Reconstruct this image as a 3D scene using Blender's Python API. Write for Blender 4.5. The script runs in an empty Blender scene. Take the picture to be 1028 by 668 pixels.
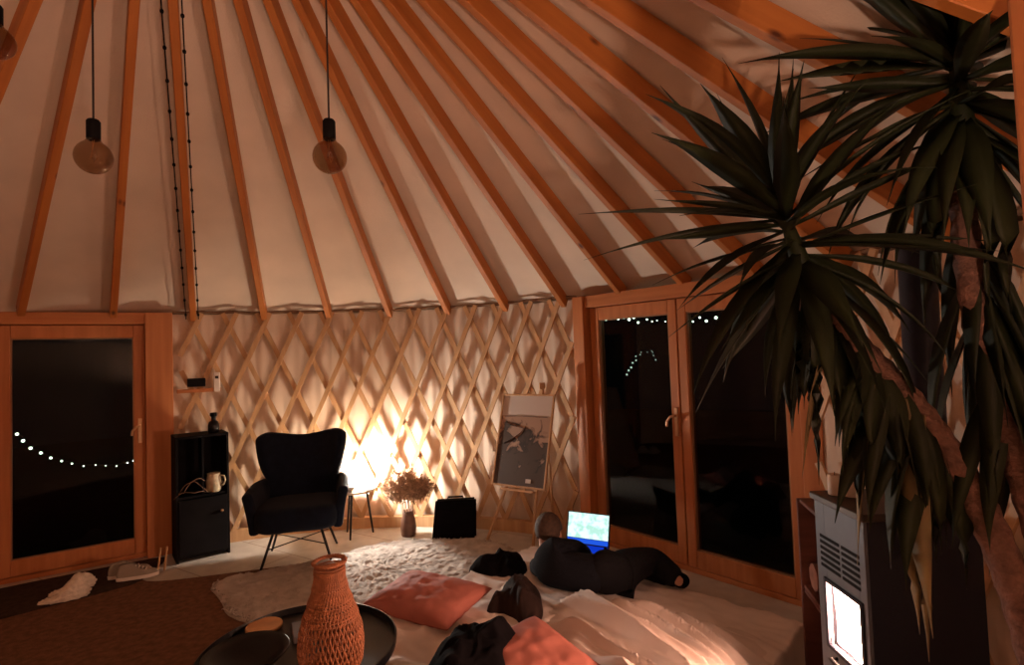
import bpy, bmesh, math, random
from mathutils import Vector, Matrix, noise, Euler
random.seed(7)
SC = bpy.context.scene
COL = SC.collection
PI = math.pi
R_ = math.radians

# ------------------------------------------------------------------ place
CX, CY, RAD = -1.261, 1.953, 3.117      # centre and radius of the round room
WALL_Z = 1.995
APEX = 4.031                             # where the rafters' undersides would meet
FOOT = 1.937

def pol(az, r, z=0.0):
    a = R_(az)
    return Vector((CX + r*math.sin(a), CY + r*math.cos(a), z))

# ------------------------------------------------------------------ materials
MATS = {}
def nodes(name):
    m = bpy.data.materials.new(name); m.use_nodes = True
    nt = m.node_tree
    return m, nt, nt.nodes['Principled BSDF']

def mat(name, col, rough=0.6, metal=0.0, var=0.0, scale=8.0, bump=0.0, bscale=60.0, spec=0.5, sheen=0.0, stretch=None):
    if name in MATS: return MATS[name]
    m, nt, b = nodes(name)
    b.inputs['Base Color'].default_value = (*col, 1)
    b.inputs['Roughness'].default_value = rough
    b.inputs['Metallic'].default_value = metal
    b.inputs['Specular IOR Level'].default_value = spec
    if sheen: b.inputs['Sheen Weight'].default_value = sheen
    tc = nt.nodes.new('ShaderNodeTexCoord'); mp = nt.nodes.new('ShaderNodeMapping')
    nt.links.new(tc.outputs['Object'], mp.inputs['Vector'])
    if stretch: mp.inputs['Scale'].default_value = stretch
    if var:
        n = nt.nodes.new('ShaderNodeTexNoise'); n.inputs['Scale'].default_value = scale
        n.inputs['Detail'].default_value = 4
        nt.links.new(mp.outputs[0], n.inputs['Vector'])
        r = nt.nodes.new('ShaderNodeValToRGB')
        r.color_ramp.elements[0].position = .3; r.color_ramp.elements[1].position = .7
        r.color_ramp.elements[0].color = (*[c*(1-var) for c in col], 1)
        r.color_ramp.elements[1].color = (*[min(1, c*(1+var)) for c in col], 1)
        nt.links.new(n.outputs['Fac'], r.inputs['Fac'])
        nt.links.new(r.outputs[0], b.inputs['Base Color'])
    if bump:
        n2 = nt.nodes.new('ShaderNodeTexNoise'); n2.inputs['Scale'].default_value = bscale
        n2.inputs['Detail'].default_value = 3
        nt.links.new(mp.outputs[0], n2.inputs['Vector'])
        bp = nt.nodes.new('ShaderNodeBump'); bp.inputs['Strength'].default_value = bump
        bp.inputs['Distance'].default_value = .01
        nt.links.new(n2.outputs['Fac'], bp.inputs['Height']); nt.links.new(bp.outputs[0], b.inputs['Normal'])
    MATS[name] = m
    return m

def wood_mat(name, col, dark, axis=0, knots=False, rough=.55):
    m, nt, b = nodes(name)
    tc = nt.nodes.new('ShaderNodeTexCoord'); mp = nt.nodes.new('ShaderNodeMapping')
    s = [22, 22, 22]; s[axis] = 1.2
    mp.inputs['Scale'].default_value = s
    nt.links.new(tc.outputs['Object'], mp.inputs['Vector'])
    oi = nt.nodes.new('ShaderNodeObjectInfo')
    ad = nt.nodes.new('ShaderNodeVectorMath'); ad.operation = 'ADD'
    sc = nt.nodes.new('ShaderNodeVectorMath'); sc.operation = 'SCALE'; sc.inputs['Scale'].default_value = 40
    cv = nt.nodes.new('ShaderNodeCombineXYZ')
    nt.links.new(oi.outputs['Random'], cv.inputs[0]); nt.links.new(oi.outputs['Random'], cv.inputs[1])
    nt.links.new(cv.outputs[0], sc.inputs[0])
    nt.links.new(mp.outputs[0], ad.inputs[0]); nt.links.new(sc.outputs[0], ad.inputs[1])
    n = nt.nodes.new('ShaderNodeTexNoise'); n.inputs['Scale'].default_value = 1.0; n.inputs['Detail'].default_value = 5
    nt.links.new(ad.outputs[0], n.inputs['Vector'])
    r = nt.nodes.new('ShaderNodeValToRGB')
    r.color_ramp.elements[0].position = .32; r.color_ramp.elements[1].position = .66
    r.color_ramp.elements[0].color = (*dark, 1); r.color_ramp.elements[1].color = (*col, 1)
    nt.links.new(n.outputs['Fac'], r.inputs['Fac'])
    out = r.outputs[0]
    if knots:
        mp2 = nt.nodes.new('ShaderNodeMapping'); s2 = [7, 7, 7]; s2[axis] = 3.2
        mp2.inputs['Scale'].default_value = s2
        nt.links.new(tc.outputs['Object'], mp2.inputs['Vector'])
        ad2 = nt.nodes.new('ShaderNodeVectorMath'); ad2.operation = 'ADD'
        nt.links.new(mp2.outputs[0], ad2.inputs[0]); nt.links.new(sc.outputs[0], ad2.inputs[1])
        v = nt.nodes.new('ShaderNodeTexVoronoi'); v.inputs['Scale'].default_value = 1.0
        nt.links.new(ad2.outputs[0], v.inputs['Vector'])
        r2 = nt.nodes.new('ShaderNodeValToRGB')
        r2.color_ramp.elements[0].position = .05; r2.color_ramp.elements[1].position = .13
        r2.color_ramp.elements[0].color = (.2, .13, .1, 1); r2.color_ramp.elements[1].color = (1, 1, 1, 1)
        nt.links.new(v.outputs['Distance'], r2.inputs['Fac'])
        mx = nt.nodes.new('ShaderNodeMix'); mx.data_type = 'RGBA'; mx.blend_type = 'MULTIPLY'
        mx.inputs[0].default_value = 1
        nt.links.new(out, mx.inputs[6]); nt.links.new(r2.outputs[0], mx.inputs[7])
        out = mx.outputs[2]
    nt.links.new(out, b.inputs['Base Color'])
    b.inputs['Roughness'].default_value = rough
    MATS[name] = m
    return m

def emit(name, col, strength):
    m = bpy.data.materials.new(name); m.use_nodes = True
    nt = m.node_tree; nt.nodes.remove(nt.nodes['Principled BSDF'])
    e = nt.nodes.new('ShaderNodeEmission'); e.inputs[0].default_value = (*col, 1); e.inputs[1].default_value = strength
    nt.links.new(e.outputs[0], nt.nodes['Material Output'].inputs['Surface'])
    return m

def glass_mat(name, tint=(1, 1, 1), ior=1.5, rough=0.0):
    m = bpy.data.materials.new(name); m.use_nodes = True
    nt = m.node_tree; nt.nodes.remove(nt.nodes['Principled BSDF'])
    t = nt.nodes.new('ShaderNodeBsdfTransparent'); t.inputs[0].default_value = (*tint, 1)
    g = nt.nodes.new('ShaderNodeBsdfGlossy'); g.inputs['Roughness'].default_value = rough
    f = nt.nodes.new('ShaderNodeFresnel')
    # the pane is thin: both of its faces reflect like the outer one
    ge = nt.nodes.new('ShaderNodeNewGeometry'); io = nt.nodes.new('ShaderNodeMix')
    io.inputs[2].default_value = ior; io.inputs[3].default_value = 1/ior
    nt.links.new(ge.outputs['Backfacing'], io.inputs[0]); nt.links.new(io.outputs[0], f.inputs['IOR'])
    mx = nt.nodes.new('ShaderNodeMixShader')
    nt.links.new(f.outputs[0], mx.inputs[0]); nt.links.new(t.outputs[0], mx.inputs[1]); nt.links.new(g.outputs[0], mx.inputs[2])
    nt.links.new(mx.outputs[0], nt.nodes['Material Output'].inputs['Surface'])
    return m

PINE = wood_mat('pine_beam', (.50, .175, .036), (.40, .125, .024), 0, True)
PINE_L = wood_mat('pine_slat', (.62, .38, .20), (.50, .28, .13), 2)
PINE_D = wood_mat('pine_joinery', (.56, .21, .07), (.45, .15, .045), 2)
PINE_H = wood_mat('pine_joinery_rail', (.56, .21, .07), (.45, .15, .045), 0)
CANVAS = mat('roof_canvas', (.72, .60, .49), .9, var=.07, scale=2.5, bump=.15, bscale=120, spec=.1)
WALLC = mat('wall_canvas', (.72, .57, .45), .9, var=.06, scale=3, bump=.2, bscale=150, spec=.1)
BLACK = mat('black_matt', (.006, .005, .006), .7, var=.3, spec=.1)
BLACKM = mat('black_metal', (.012, .012, .013), .35, .4)
BLACKG = mat('black_gloss', (.006, .006, .007), .32, spec=.3)
NAVY = mat('navy_velvet', (.006, .009, .018), .9, var=.25, scale=20, bump=.3, bscale=300, sheen=.05, spec=.1)
RUG = mat('shag_wool', (.47, .415, .37), .95, var=.16, scale=14, bump=.5, bscale=80, spec=.05)
SHEET = mat('bed_sheet', (.78, .68, .63), .85, var=.06, scale=6, bump=.15, bscale=220, spec=.15)
DUVET = mat('duvet_cloth', (.70, .60, .55), .85, var=.05, scale=6, bump=.15, bscale=220, spec=.15)
CORAL = mat('coral_cotton', (.46, .16, .125), .8, var=.08, scale=10, bump=.25, bscale=250, spec=.2)
DARKCL = mat('dark_cloth', (.006, .005, .006), .95, var=.3, scale=12, bump=.3, bscale=200, spec=.04)
BROWNCL = mat('dark_brown_cloth', (.022, .012, .010), .9, var=.3, scale=10, bump=.3, bscale=150, spec=.2)
WICKER = mat('wicker', (.36, .13, .055), .6, var=.25, scale=40)
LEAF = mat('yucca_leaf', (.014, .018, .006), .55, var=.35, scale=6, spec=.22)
LEAFD = mat('dry_yucca_leaf', (.17, .12, .05), .6, var=.35, scale=9)
BARK = mat('yucca_bark', (.14, .065, .045), .85, var=.4, scale=30, bump=.9, bscale=60)
STEEL = mat('stove_grey_steel', (.095, .105, .13), .5, .25, var=.08)
STOVED = mat('stove_dark_steel', (.012, .014, .028), .5, .3)
WHITE = mat('white_plastic', (.8, .72, .65), .4)
CREAM = mat('cream_ceramic', (.62, .52, .36), .4, var=.25, scale=30)
SKIN = mat('skin', (.55, .29, .2), .55)
HAIR = mat('short_brown_hair', (.06, .032, .02), .75, var=.3, scale=60, bump=.5, bscale=200)
METAL = mat('brass_handle', (.75, .52, .34), .28, 1.0)
PAMPAS = mat('dried_pampas', (.52, .34, .22), .9, var=.3, scale=30)
TERRA = mat('brown_vase', (.16, .075, .05), .5, var=.2, scale=20)
GLASS = glass_mat('door_glass', (.55, .58, .56), 1.36)
SMOKE = glass_mat('smoked_bulb_glass', (.64, .51, .38), 1.5)

def floor_mat():
    m, nt, b = nodes('screed_floor')
    tc = nt.nodes.new('ShaderNodeTexCoord'); mp = nt.nodes.new('ShaderNodeMapping')
    mp.inputs['Rotation'].default_value = (0, 0, R_(32))
    nt.links.new(tc.outputs['Object'], mp.inputs['Vector'])
    br = nt.nodes.new('ShaderNodeTexBrick')
    br.inputs['Color1'].default_value = (.54, .50, .45, 1); br.inputs['Color2'].default_value = (.50, .46, .41, 1)
    br.inputs['Mortar'].default_value = (.26, .19, .13, 1)
    br.inputs['Scale'].default_value = 1; br.inputs['Mortar Size'].default_value = .004
    br.inputs['Brick Width'].default_value = 1.2; br.inputs['Row Height'].default_value = .6
    nt.links.new(mp.outputs[0], br.inputs['Vector'])
    n = nt.nodes.new('ShaderNodeTexNoise'); n.inputs['Scale'].default_value = 9; n.inputs['Detail'].default_value = 5
    nt.links.new(tc.outputs['Object'], n.inputs['Vector'])
    mx = nt.nodes.new('ShaderNodeMix'); mx.data_type = 'RGBA'; mx.blend_type = 'OVERLAY'; mx.inputs[0].default_value = .3
    nt.links.new(br.outputs[0], mx.inputs[6]); nt.links.new(n.outputs['Fac'], mx.inputs[7])
    nt.links.new(mx.outputs[2], b.inputs['Base Color'])
    b.inputs['Roughness'].default_value = .4
    return m
FLOORM = floor_mat()

# ------------------------------------------------------------------ mesh helpers
class MB:
    def __init__(s): s.bm = bmesh.new()
    def box(s, c, size, rot=None, bevel=0.0, seg=2):
        r = bmesh.ops.create_cube(s.bm, size=1.0)
        vs = r['verts']
        M = Matrix.Translation(Vector(c)) @ (rot.to_4x4() if rot is not None else Matrix()) @ Matrix.Diagonal((*size, 1))
        bmesh.ops.transform(s.bm, matrix=M, verts=vs)
        if bevel:
            es = list({e for v in vs for e in v.link_edges})
            bmesh.ops.bevel(s.bm, geom=es, offset=bevel, segments=seg, profile=.5, affect='EDGES')
        return s
    def hexa(s, p):            # eight corners: bottom 4 ccw, top 4 ccw
        v = [s.bm.verts.new(q) for q in p]
        for f in ((3,2,1,0),(4,5,6,7),(0,1,5,4),(1,2,6,5),(2,3,7,6),(3,0,4,7)):
            s.bm.faces.new([v[i] for i in f])
        return s
    def tube(s, pts, rad, seg=8, flat=None, cap=True):
        pts = [Vector(p) for p in pts]
        n = len(pts)
        if not hasattr(rad, '__len__'): rad = [rad]*n
        up = Vector((0, 0, 1)); rings = []; prev = None
        for i, p in enumerate(pts):
            t = (pts[min(i+1, n-1)] - pts[max(i-1, 0)]).normalized()
            if prev is None:
                a = up if abs(t.z) < .9 else Vector((1, 0, 0))
                u = t.cross(a).normalized()
            else:
                u = (prev - t*prev.dot(t)).normalized()
            prev = u
            w = t.cross(u)
            ring = []
            for k in range(seg):
                an = 2*PI*k/seg
                ring.append(s.bm.verts.new(p + (u*math.cos(an) + w*math.sin(an)*(flat or 1))*rad[i]))
            rings.append(ring)
        for i in range(n-1):
            for k in range(seg):
                s.bm.faces.new((rings[i][k], rings[i][(k+1) % seg], rings[i+1][(k+1) % seg], rings[i+1][k]))
        if cap:
            s.bm.faces.new(list(reversed(rings[0]))); s.bm.faces.new(rings[-1])
        return s
    def lathe(s, prof, seg=32, c=(0, 0, 0), M=None):
        c = Vector(c); rings = []
        for r, z in prof:
            if r < 1e-5:
                p = Vector((0, 0, z)); p = (M @ p if M else p) + c
                rings.append([s.bm.verts.new(p)])
            else:
                ring = []
                for k in range(seg):
                    p = Vector((r*math.cos(2*PI*k/seg), r*math.sin(2*PI*k/seg), z)); p = (M @ p if M else p) + c
                    ring.append(s.bm.verts.new(p))
                rings.append(ring)
        for i in range(len(rings)-1):
            a, b = rings[i], rings[i+1]
            for k in range(seg):
                k2 = (k+1) % seg
                q = [a[0]] if len(a) == 1 else [a[k], a[k2]]
                q += [b[0]] if len(b) == 1 else [b[k2], b[k]]
                if len(q) > 2: s.bm.faces.new(q)
        return s
    def ball(s, c, r, sub=2, scale=(1, 1, 1)):
        rr = bmesh.ops.create_icosphere(s.bm, subdivisions=sub, radius=r)
        bmesh.ops.transform(s.bm, matrix=Matrix.Translation(Vector(c)) @ Matrix.Diagonal((*scale, 1)), verts=rr['verts'])
        return s
    def grid(s, fn, nu, nv, wrap=False):
        V = [[s.bm.verts.new(fn(i/nu, j/nv)) for j in range(nv+1)] for i in range(nu if wrap else nu+1)]
        nn = nu if wrap else nu
        for i in range(nn):
            i2 = (i+1) % nu if wrap else i+1
            for j in range(nv):
                s.bm.faces.new((V[i][j], V[i2][j], V[i2][j+1], V[i][j+1]))
        return s
    def build(s, name, m, parent=None, smooth=False, loc=None, solid=0, subsurf=0, normals=True, off=-1):
        if normals: bmesh.ops.recalc_face_normals(s.bm, faces=s.bm.faces)
        me = bpy.data.meshes.new(name); s.bm.to_mesh(me); s.bm.free()
        if smooth:
            for p in me.polygons: p.use_smooth = True
        me.materials.append(m)
        o = bpy.data.objects.new(name, me); COL.objects.link(o)
        if parent: o.parent = parent
        if loc is not None: o.location = loc
        if solid:
            md = o.modifiers.new('solid', 'SOLIDIFY'); md.thickness = solid; md.offset = off
        if subsurf:
            md = o.modifiers.new('sub', 'SUBSURF'); md.levels = md.render_levels = subsurf
        if solid or subsurf: bake(o)
        return o

def bake(o):
    dg = bpy.context.evaluated_depsgraph_get(); dg.update()
    me = bpy.data.meshes.new_from_object(o.evaluated_get(dg), depsgraph=dg)
    o.modifiers.clear(); o.data = me

def tag(o, label, cat, group=None, kind=None):
    if label: o['label'] = label
    if cat: o['category'] = cat
    if group: o['group'] = group
    if kind: o['kind'] = kind
    return o
def thing(name, label, cat, loc=(0, 0, 0), rz=0.0, group=None, kind=None):
    o = bpy.data.objects.new(name, None); COL.objects.link(o)
    o.empty_display_size = .1
    o.location = loc; o.rotation_euler = (0, 0, rz)
    return tag(o, label, cat, group, kind)
def struct(o): o['kind'] = 'structure'; return o
def label(o, s): o['label'] = s; return o
def copy_tree(o, parent=None):
    c = o.copy(); COL.objects.link(c)
    if parent: c.parent = parent
    for ch in list(o.children): copy_tree(ch, c)
    return c
def ns(p, s=1.0, seed=0): return noise.noise(Vector((p[0]*s + seed*7.31, p[1]*s - seed*3.7, (p[2] if len(p) > 2 else 0)*s + seed*1.9)))
def sm(a, b, x):
    t = max(0, min(1, (x-a)/(b-a))); return t*t*(3-2*t)

# ------------------------------------------------------------------ setting
struct(MB().lathe([(0, -.12), (3.45, -.12), (3.45, 0), (0, 0)], 96).build('floor', FLOORM, loc=(CX, CY, 0)))
struct(MB().lathe([(0, -.2), (14, -.2), (14, -.14), (0, -.14)], 64).build('ground', mat('night_lawn', (.02, .024, .018), .95, var=.4, scale=3), loc=(CX, CY, 0)))

# roof canvas: slack cone over the rafters
NR = 35; STEP = 360/NR; PH = -8.04
def roof_pt(u, v):
    az = PH + u*360
    r = 3.26 + (.16-3.26)*v
    ph = (u*NR) % 1.0
    sag = math.sin(PI*ph)*.030*min(1, r/2)
    z = FOOT + (RAD - r)*(APEX-FOOT)/RAD + .125 + sag
    return pol(az, r, z)
struct(MB().grid(roof_pt, NR*8, 24, True).build('ceiling', CANVAS, smooth=True))
struct(MB().lathe([(.16, 4.02), (.34, 3.80), (.42, 3.78), (.42, 3.90), (.2, 4.1), (0, 4.12)], 48).build('trim_1', PINE_D, loc=(CX, CY, .06)))

def wall(name, a0, a1):
    n = int(abs(a1-a0)*4)
    def f(u, v):
        az = a0 + (a1-a0)*u; z = WALL_Z*v
        s = az*3.15*PI/180
        w = ns((s*6, z*.55, 0), 1, 3)*.008 + ns((s*17, z*.7, 1), 1, 5)*.007 + math.sin(s*62 + 3*ns((s, z, 0), 1.5))*.003
        top = .018*ns((s*5, 0, 0), 1, 9) if v > .99 else 0
        return pol(az, 3.195 + w, z + top)
    return struct(MB().grid(f, n, 40).build(name, WALLC, smooth=True))
AZL, TL = -33.289, 3.14
AZR, TR = 49.71, 3.08
a_l1 = AZL + math.degrees(math.atan(.10/TL)); a_l0 = AZL - math.degrees(math.atan(1.20/TL))
a_r0 = AZR - math.degrees(math.atan(.80/TR)); a_r1 = AZR + math.degrees(math.atan(1.076/TR))
wall('wall_back', a_l1-.6, a_r0+.6)
wall('wall_right', a_r1-.6, 180)
wall('wall_left', -180, a_l0+.6)

# rolled top hem of the wall canvas
def hem(name, a0, a1):
    pts = []; rr = []
    n = int((a1-a0)*1.5)
    for i in range(n+1):
        az = a0+(a1-a0)*i/n
        pts.append(pol(az, 3.135, WALL_Z + .012 + .012*ns((az*.35, 0, 0), 1, 2))); rr.append(.014+.006*ns((az*.7, 1, 0), 1))
    return struct(MB().tube(pts, rr, 8).build(name, mat('hem_brown', (.20, .11, .06), .9), smooth=True))
hem('trim_2', a_l1, a_r0); hem('trim_3', a_r1, 112)

def base(name, a0, a1):
    n = max(2, int((a1-a0)/2))
    m = MB()
    def f(u, v):
        az = a0+(a1-a0)*u
        r, z = [(3.150, 0), (3.085, 0), (3.085, .095), (3.150, .095)][int(round(v*3))]
        return pol(az, r, z)
    m.grid(f, n, 3)
    return struct(m.build(name, PINE_L))
base('baseboard_back', a_l1, a_r0); base('baseboard_right', a_r1, 112)

# doors ----------------------------------------------------------------
def bx(m, x0, x1, y0, y1, z0, z1, bevel=.004):
    m.box(((x0+x1)/2, (y0+y1)/2, (z0+z1)/2), (x1-x0, y1-y0, z1-z0), bevel=bevel, seg=1)
    return m
def door(name, az, d, x0, x1, leaves, handle_x, hand, jamb):
    """leaves: glass spans (t0, t1); local x along the wall, y outwards"""
    root = thing(name, None, None, pol(az, d, 0), -R_(az), kind='structure')
    fr = MB()
    bx(fr, x0, x0+jamb, -.085, .10, 0, 2.0); bx(fr, x1-jamb, x1, -.085, .10, 0, 2.0)
    fr.build('jamb', PINE_D, root)
    h = MB(); bx(h, x0+jamb, x1-jamb, -.060, .10, 1.905, 2.0); h.build('header', PINE_H, root)
    h = MB(); bx(h, x0+jamb, x1-jamb, -.020, .10, 0, .035); h.build('threshold', PINE_H, root)
    for i, (g0, g1, s0, s1) in enumerate(leaves):
        lf = MB()
        bx(lf, g0-s0, g0, -.020, .055, .04, 1.90); bx(lf, g1, g1+s1, -.020, .055, .04, 1.90)
        bx(lf, g0, g1, -.018, .055, 1.80, 1.90); bx(lf, g0, g1, -.018, .055, .04, .156)
        leaf = lf.build('door_leaf', PINE_D, root)
        g = MB(); bx(g, g0-.004, g1+.004, .014, .022, .150, 1.806, 0); g.build('glass_pane', GLASS, leaf, normals=True)
        b = MB()
        for (p, q, r, s) in ((g0, g0+.008, .156, 1.80), (g1-.008, g1, .156, 1.80)): bx(b, p, q, -.012, .012, r, s, 0)
        bx(b, g0, g1, -.012, .012, 1.792, 1.80, 0); bx(b, g0, g1, -.012, .012, .156, .164, 0)
        b.build('glazing_bead', mat('glazing_bead', (.30, .15, .07), .5), leaf)
    hd = MB()
    bx(hd, handle_x-.014, handle_x+.014, -.032, -.020, .93, 1.13, .003)
    hd.tube([(handle_x, -.03, 1.075), (handle_x, -.07, 1.075)], .009, 8)
    hd.tube([(handle_x, -.07, 1.075), (handle_x+hand*.02, -.072, 1.070), (handle_x+hand*.05, -.068, 1.035), (handle_x+hand*.055, -.066, 1.00)], .0085, 8)
    hd.tube([(handle_x, -.031, .975), (handle_x, -.037, .975)], .010, 10)
    label(hd.build('door_handle', METAL, root), 'metal lever door handle')
    return root
door('door_1', AZL, TL, -1.20, .10, [(-.93, -.174, .10, .078)], -.135, -1, .193)
door('door_2', AZR, TR, -.80, 1.076, [(-.583, .067, .085, .066), (.209, .859, .066, .085)], .105, -1, .115)

# lattice --------------------------------------------------------------
def lattice(name, lab, a0, a1):
    root = thing(name, lab, 'lattice', pol((a0+a1)/2, 3.1, 0))
    base_ = root.location.copy()
    pitch = 5.0; lean = 16.5      # degrees of arc between slats, and over the slat's height
    z0, z1 = .03, WALL_Z + .005
    def slat(az0, sgn, r):
        pts = []
        N = 16
        t0, t1 = 0.0, 1.0
        # clip to the panel
        def az(t): return az0 + sgn*lean*t
        ts = [i/N for i in range(N+1) if a0+.4 <= az(i/N) <= a1-.4]
        if len(ts) < 3: return None
        t0, t1 = ts[0], ts[-1]
        m = MB(); V = []
        for i in range(N+1):
            t = t0+(t1-t0)*i/N
            c = pol(az(t), r, z0+(z1-z0)*t)
            rad = (pol(az(t), r+1, 0)-pol(az(t), r, 0)).normalized()
            tan = Vector((rad.y, -rad.x, 0))
            dirn = (pol(az(t+.01), r, z0+(z1-z0)*(t+.01)) - c).normalized()
            wd = dirn.cross(rad).normalized()
            hw, ht = .020, .0085
            V.append([m.bm.verts.new(c + wd*a*hw + rad*b*ht - base_) for a, b in ((-1, -1), (1, -1), (1, 1), (-1, 1))])
        for i in range(N):
            for k in range(4):
                m.bm.faces.new((V[i][k], V[i][(k+1) % 4], V[i+1][(k+1) % 4], V[i+1][k]))
        m.bm.faces.new(V[0][::-1]); m.bm.faces.new(V[-1])
        return m.build('slat', PINE_L, root)
    k0 = math.floor((a0-lean)/pitch)
    for k in range(k0, int((a1+lean)/pitch)+1): slat(k*pitch + 1.1, 1, 3.105)
    for k in range(k0, int((a1+lean*2)/pitch)+1): slat(k*pitch + 1.1 + .9, -1, 3.123)
    return root
lattice('wall_lattice', 'crisscross wooden lattice on the back wall behind the armchair and lamp', a_l1, a_r0)
lattice('wall_lattice', 'crisscross wooden lattice on the right wall behind the tall yucca', a_r1, 104)

# rafters --------------------------------------------------------------
RL = {
 -5: 'wooden rafter at the top left corner, left of the smoked bulbs',
 -4: 'dark wooden rafter reaching the left end of the left glass door',
 -3: 'dark wooden rafter ending above the right side of the left glass door',
 -2: 'wooden rafter with the two unlit bead-like light strands running down it',
 -1: 'thin-looking wooden rafter ending above the left side of the armchair',
 0: 'wooden rafter whose foot is above the right wing of the armchair',
 1: 'wooden rafter whose foot is above the gap between lamp and dried flowers',
 2: 'wooden rafter whose foot is above the black case on the floor',
 3: 'wooden rafter whose foot is just left of the top of the easel',
 4: 'wooden rafter ending just left of the right glass door frame',
 5: 'wooden rafter resting on the left end of the right door header',
 6: 'wooden rafter ending above the middle post of the right glass door',
 7: 'broad orange rafter passing behind the yucca leaf tips, ending over the right door',
 8: 'broad orange rafter crossing behind the upper leaves of the front yucca crown',
 9: 'broad orange rafter at the upper right, second from the right-hand corner crown',
 10: 'broad orange rafter at the upper right running behind the rear yucca crown',
 11: 'short stretch of orange rafter in the top right corner above the rear yucca crown',
}
SL = math.atan((APEX-FOOT)/RAD)
for i in range(-5, 12):
    az = PH + STEP*i
    on_door = i in (-4, -3, 5, 6, 7)
    s0 = -.02 if not on_door else .03
    s1 = (RAD-.36)/math.cos(SL)
    hv = .118*math.cos(SL); w = .023
    m = MB()
    m.hexa([(s0, -w, 0), (s1, -w, 0), (s1, w, 0), (s0, w, 0), (s0-hv*math.tan(SL)*0+.0, -w, hv), (s1, -w, hv), (s1, w, hv), (s0, w, hv)])
    bmesh.ops.bevel(m.bm, geom=m.bm.edges[:], offset=.003, segments=1, affect='EDGES')
    o = m.build('rafter', PINE)
    f = pol(az, RAD-.012, FOOT)
    a = R_(az)
    ex = Vector((-math.sin(a)*math.cos(SL), -math.cos(a)*math.cos(SL), math.sin(SL)))
    ey = Vector((0, 0, 1)).cross(Vector((ex.x, ex.y, 0))).normalized()
    ez = ex.cross(ey)
    M = Matrix((ex, ey, ez)).transposed().to_4x4(); M.translation = f
    o.matrix_world = M
    tag(o, RL[i], 'rafter', 'roof rafters fanning out from the crown')

# post near the camera on the right
m = MB(); m.box((0, 0, 1.3), (.10, .10, 2.6), bevel=.006)
p = m.build('wooden_post', PINE_D, loc=(.548, .475, 0)); p.rotation_euler.z = R_(4)
tag(p, 'orange-lit wooden post at the right edge of the picture in front of the yucca', 'post')

# ------------------------------------------------------------------ lamp, stool
LX, LY = -1.405, 4.865
st = thing('stool', 'small pale-topped stool with thin dark legs carrying the glowing lamp', 'stool', (LX-.03, LY+.0, 0), .2)
m = MB(); m.lathe([(0, .385), (.155, .385), (.165, .392), (.165, .404), (.158, .410), (0, .410)], 40)
label(m.build('stool_top', mat('pale_stool_top', (.55, .42, .30), .5), st, smooth=False), 'pale round stool top')
for k in range(3):
    a = k*2*PI/3 - 1.9
    m = MB(); m.tube([(.09*math.cos(a), .09*math.sin(a), .388), (.140*math.cos(a), .140*math.sin(a), 0)], [.011, .008], 8)
    m.build('leg', BLACKM, st, smooth=True)
lp = thing('table_lamp', 'glowing warm round table lamp on the small stool beside the armchair', 'lamp', (LX+.0, LY, .410))
m = MB(); m.lathe([(0, 0), (.055, 0), (.058, .006), (.05, .018), (.018, .024), (.014, .075), (0, .075)], 28); m.build('lamp_base', mat('lamp_base_white', (.6, .5, .4), .4), lp, smooth=True)
LAMP = emit('lamp_glow', (1.0, .89, .78), 950)
m = MB(); m.lathe([(0, .072), (.018, .075), (.02, .10), (.045, .135), (.05, .165), (.042, .195), (.022, .212), (0, .216)], 28)
label(m.build('light_bulb', LAMP, lp, smooth=True), 'glowing bulb')
def shade_mat():
    m = bpy.data.materials.new('assumed_lamp_shade'); m.use_nodes = True
    nt = m.node_tree; nt.nodes.remove(nt.nodes['Principled BSDF'])
    t = nt.nodes.new('ShaderNodeBsdfTransparent'); t.inputs[0].default_value = (.50, .44, .37, 1)
    d = nt.nodes.new('ShaderNodeBsdfTranslucent'); d.inputs[0].default_value = (.85, .75, .6, 1)
    mx = nt.nodes.new('ShaderNodeMixShader'); mx.inputs[0].default_value = .15
    nt.links.new(t.outputs[0], mx.inputs[1]); nt.links.new(d.outputs[0], mx.inputs[2])
    nt.links.new(mx.outputs[0], nt.nodes['Material Output'].inputs['Surface'])
    return m
TLT = Matrix.Translation((0, 0, .155)) @ Matrix.Rotation(R_(-50), 4, 'Y')
m = MB(); m.lathe([(.098*math.sin(t), .098*math.cos(t)) for t in [i*1.42/16 for i in range(17)]], 36, M=TLT)
label(m.build('assumed_lamp_shade', shade_mat(), lp, smooth=True), 'assumed thin pale shade tilted over the bulb')  # shade and its tilt are assumed, to dim the upper-left wall
m = MB(); m.ball((0, 0, .027), .05, 3, (1, .8, .54))
s = m.build('stone', mat('grey_stone', (.22, .18, .15), .8, var=.2, scale=15), smooth=True, loc=(LX-.055, LY-.115, .410))
tag(s, 'round grey stone on the stool in front of the glowing lamp', 'stone')
m = MB(); m.box((0, 0, .0045), (.13, .07, .009), bevel=.003)
ph = m.build('mobile_phone', BLACKG, loc=(LX+.10, LY-.07, .410)); ph.rotation_euler.z = -.25
tag(ph, 'flat black phone lying at the right edge of the stool top', 'phone')

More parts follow.
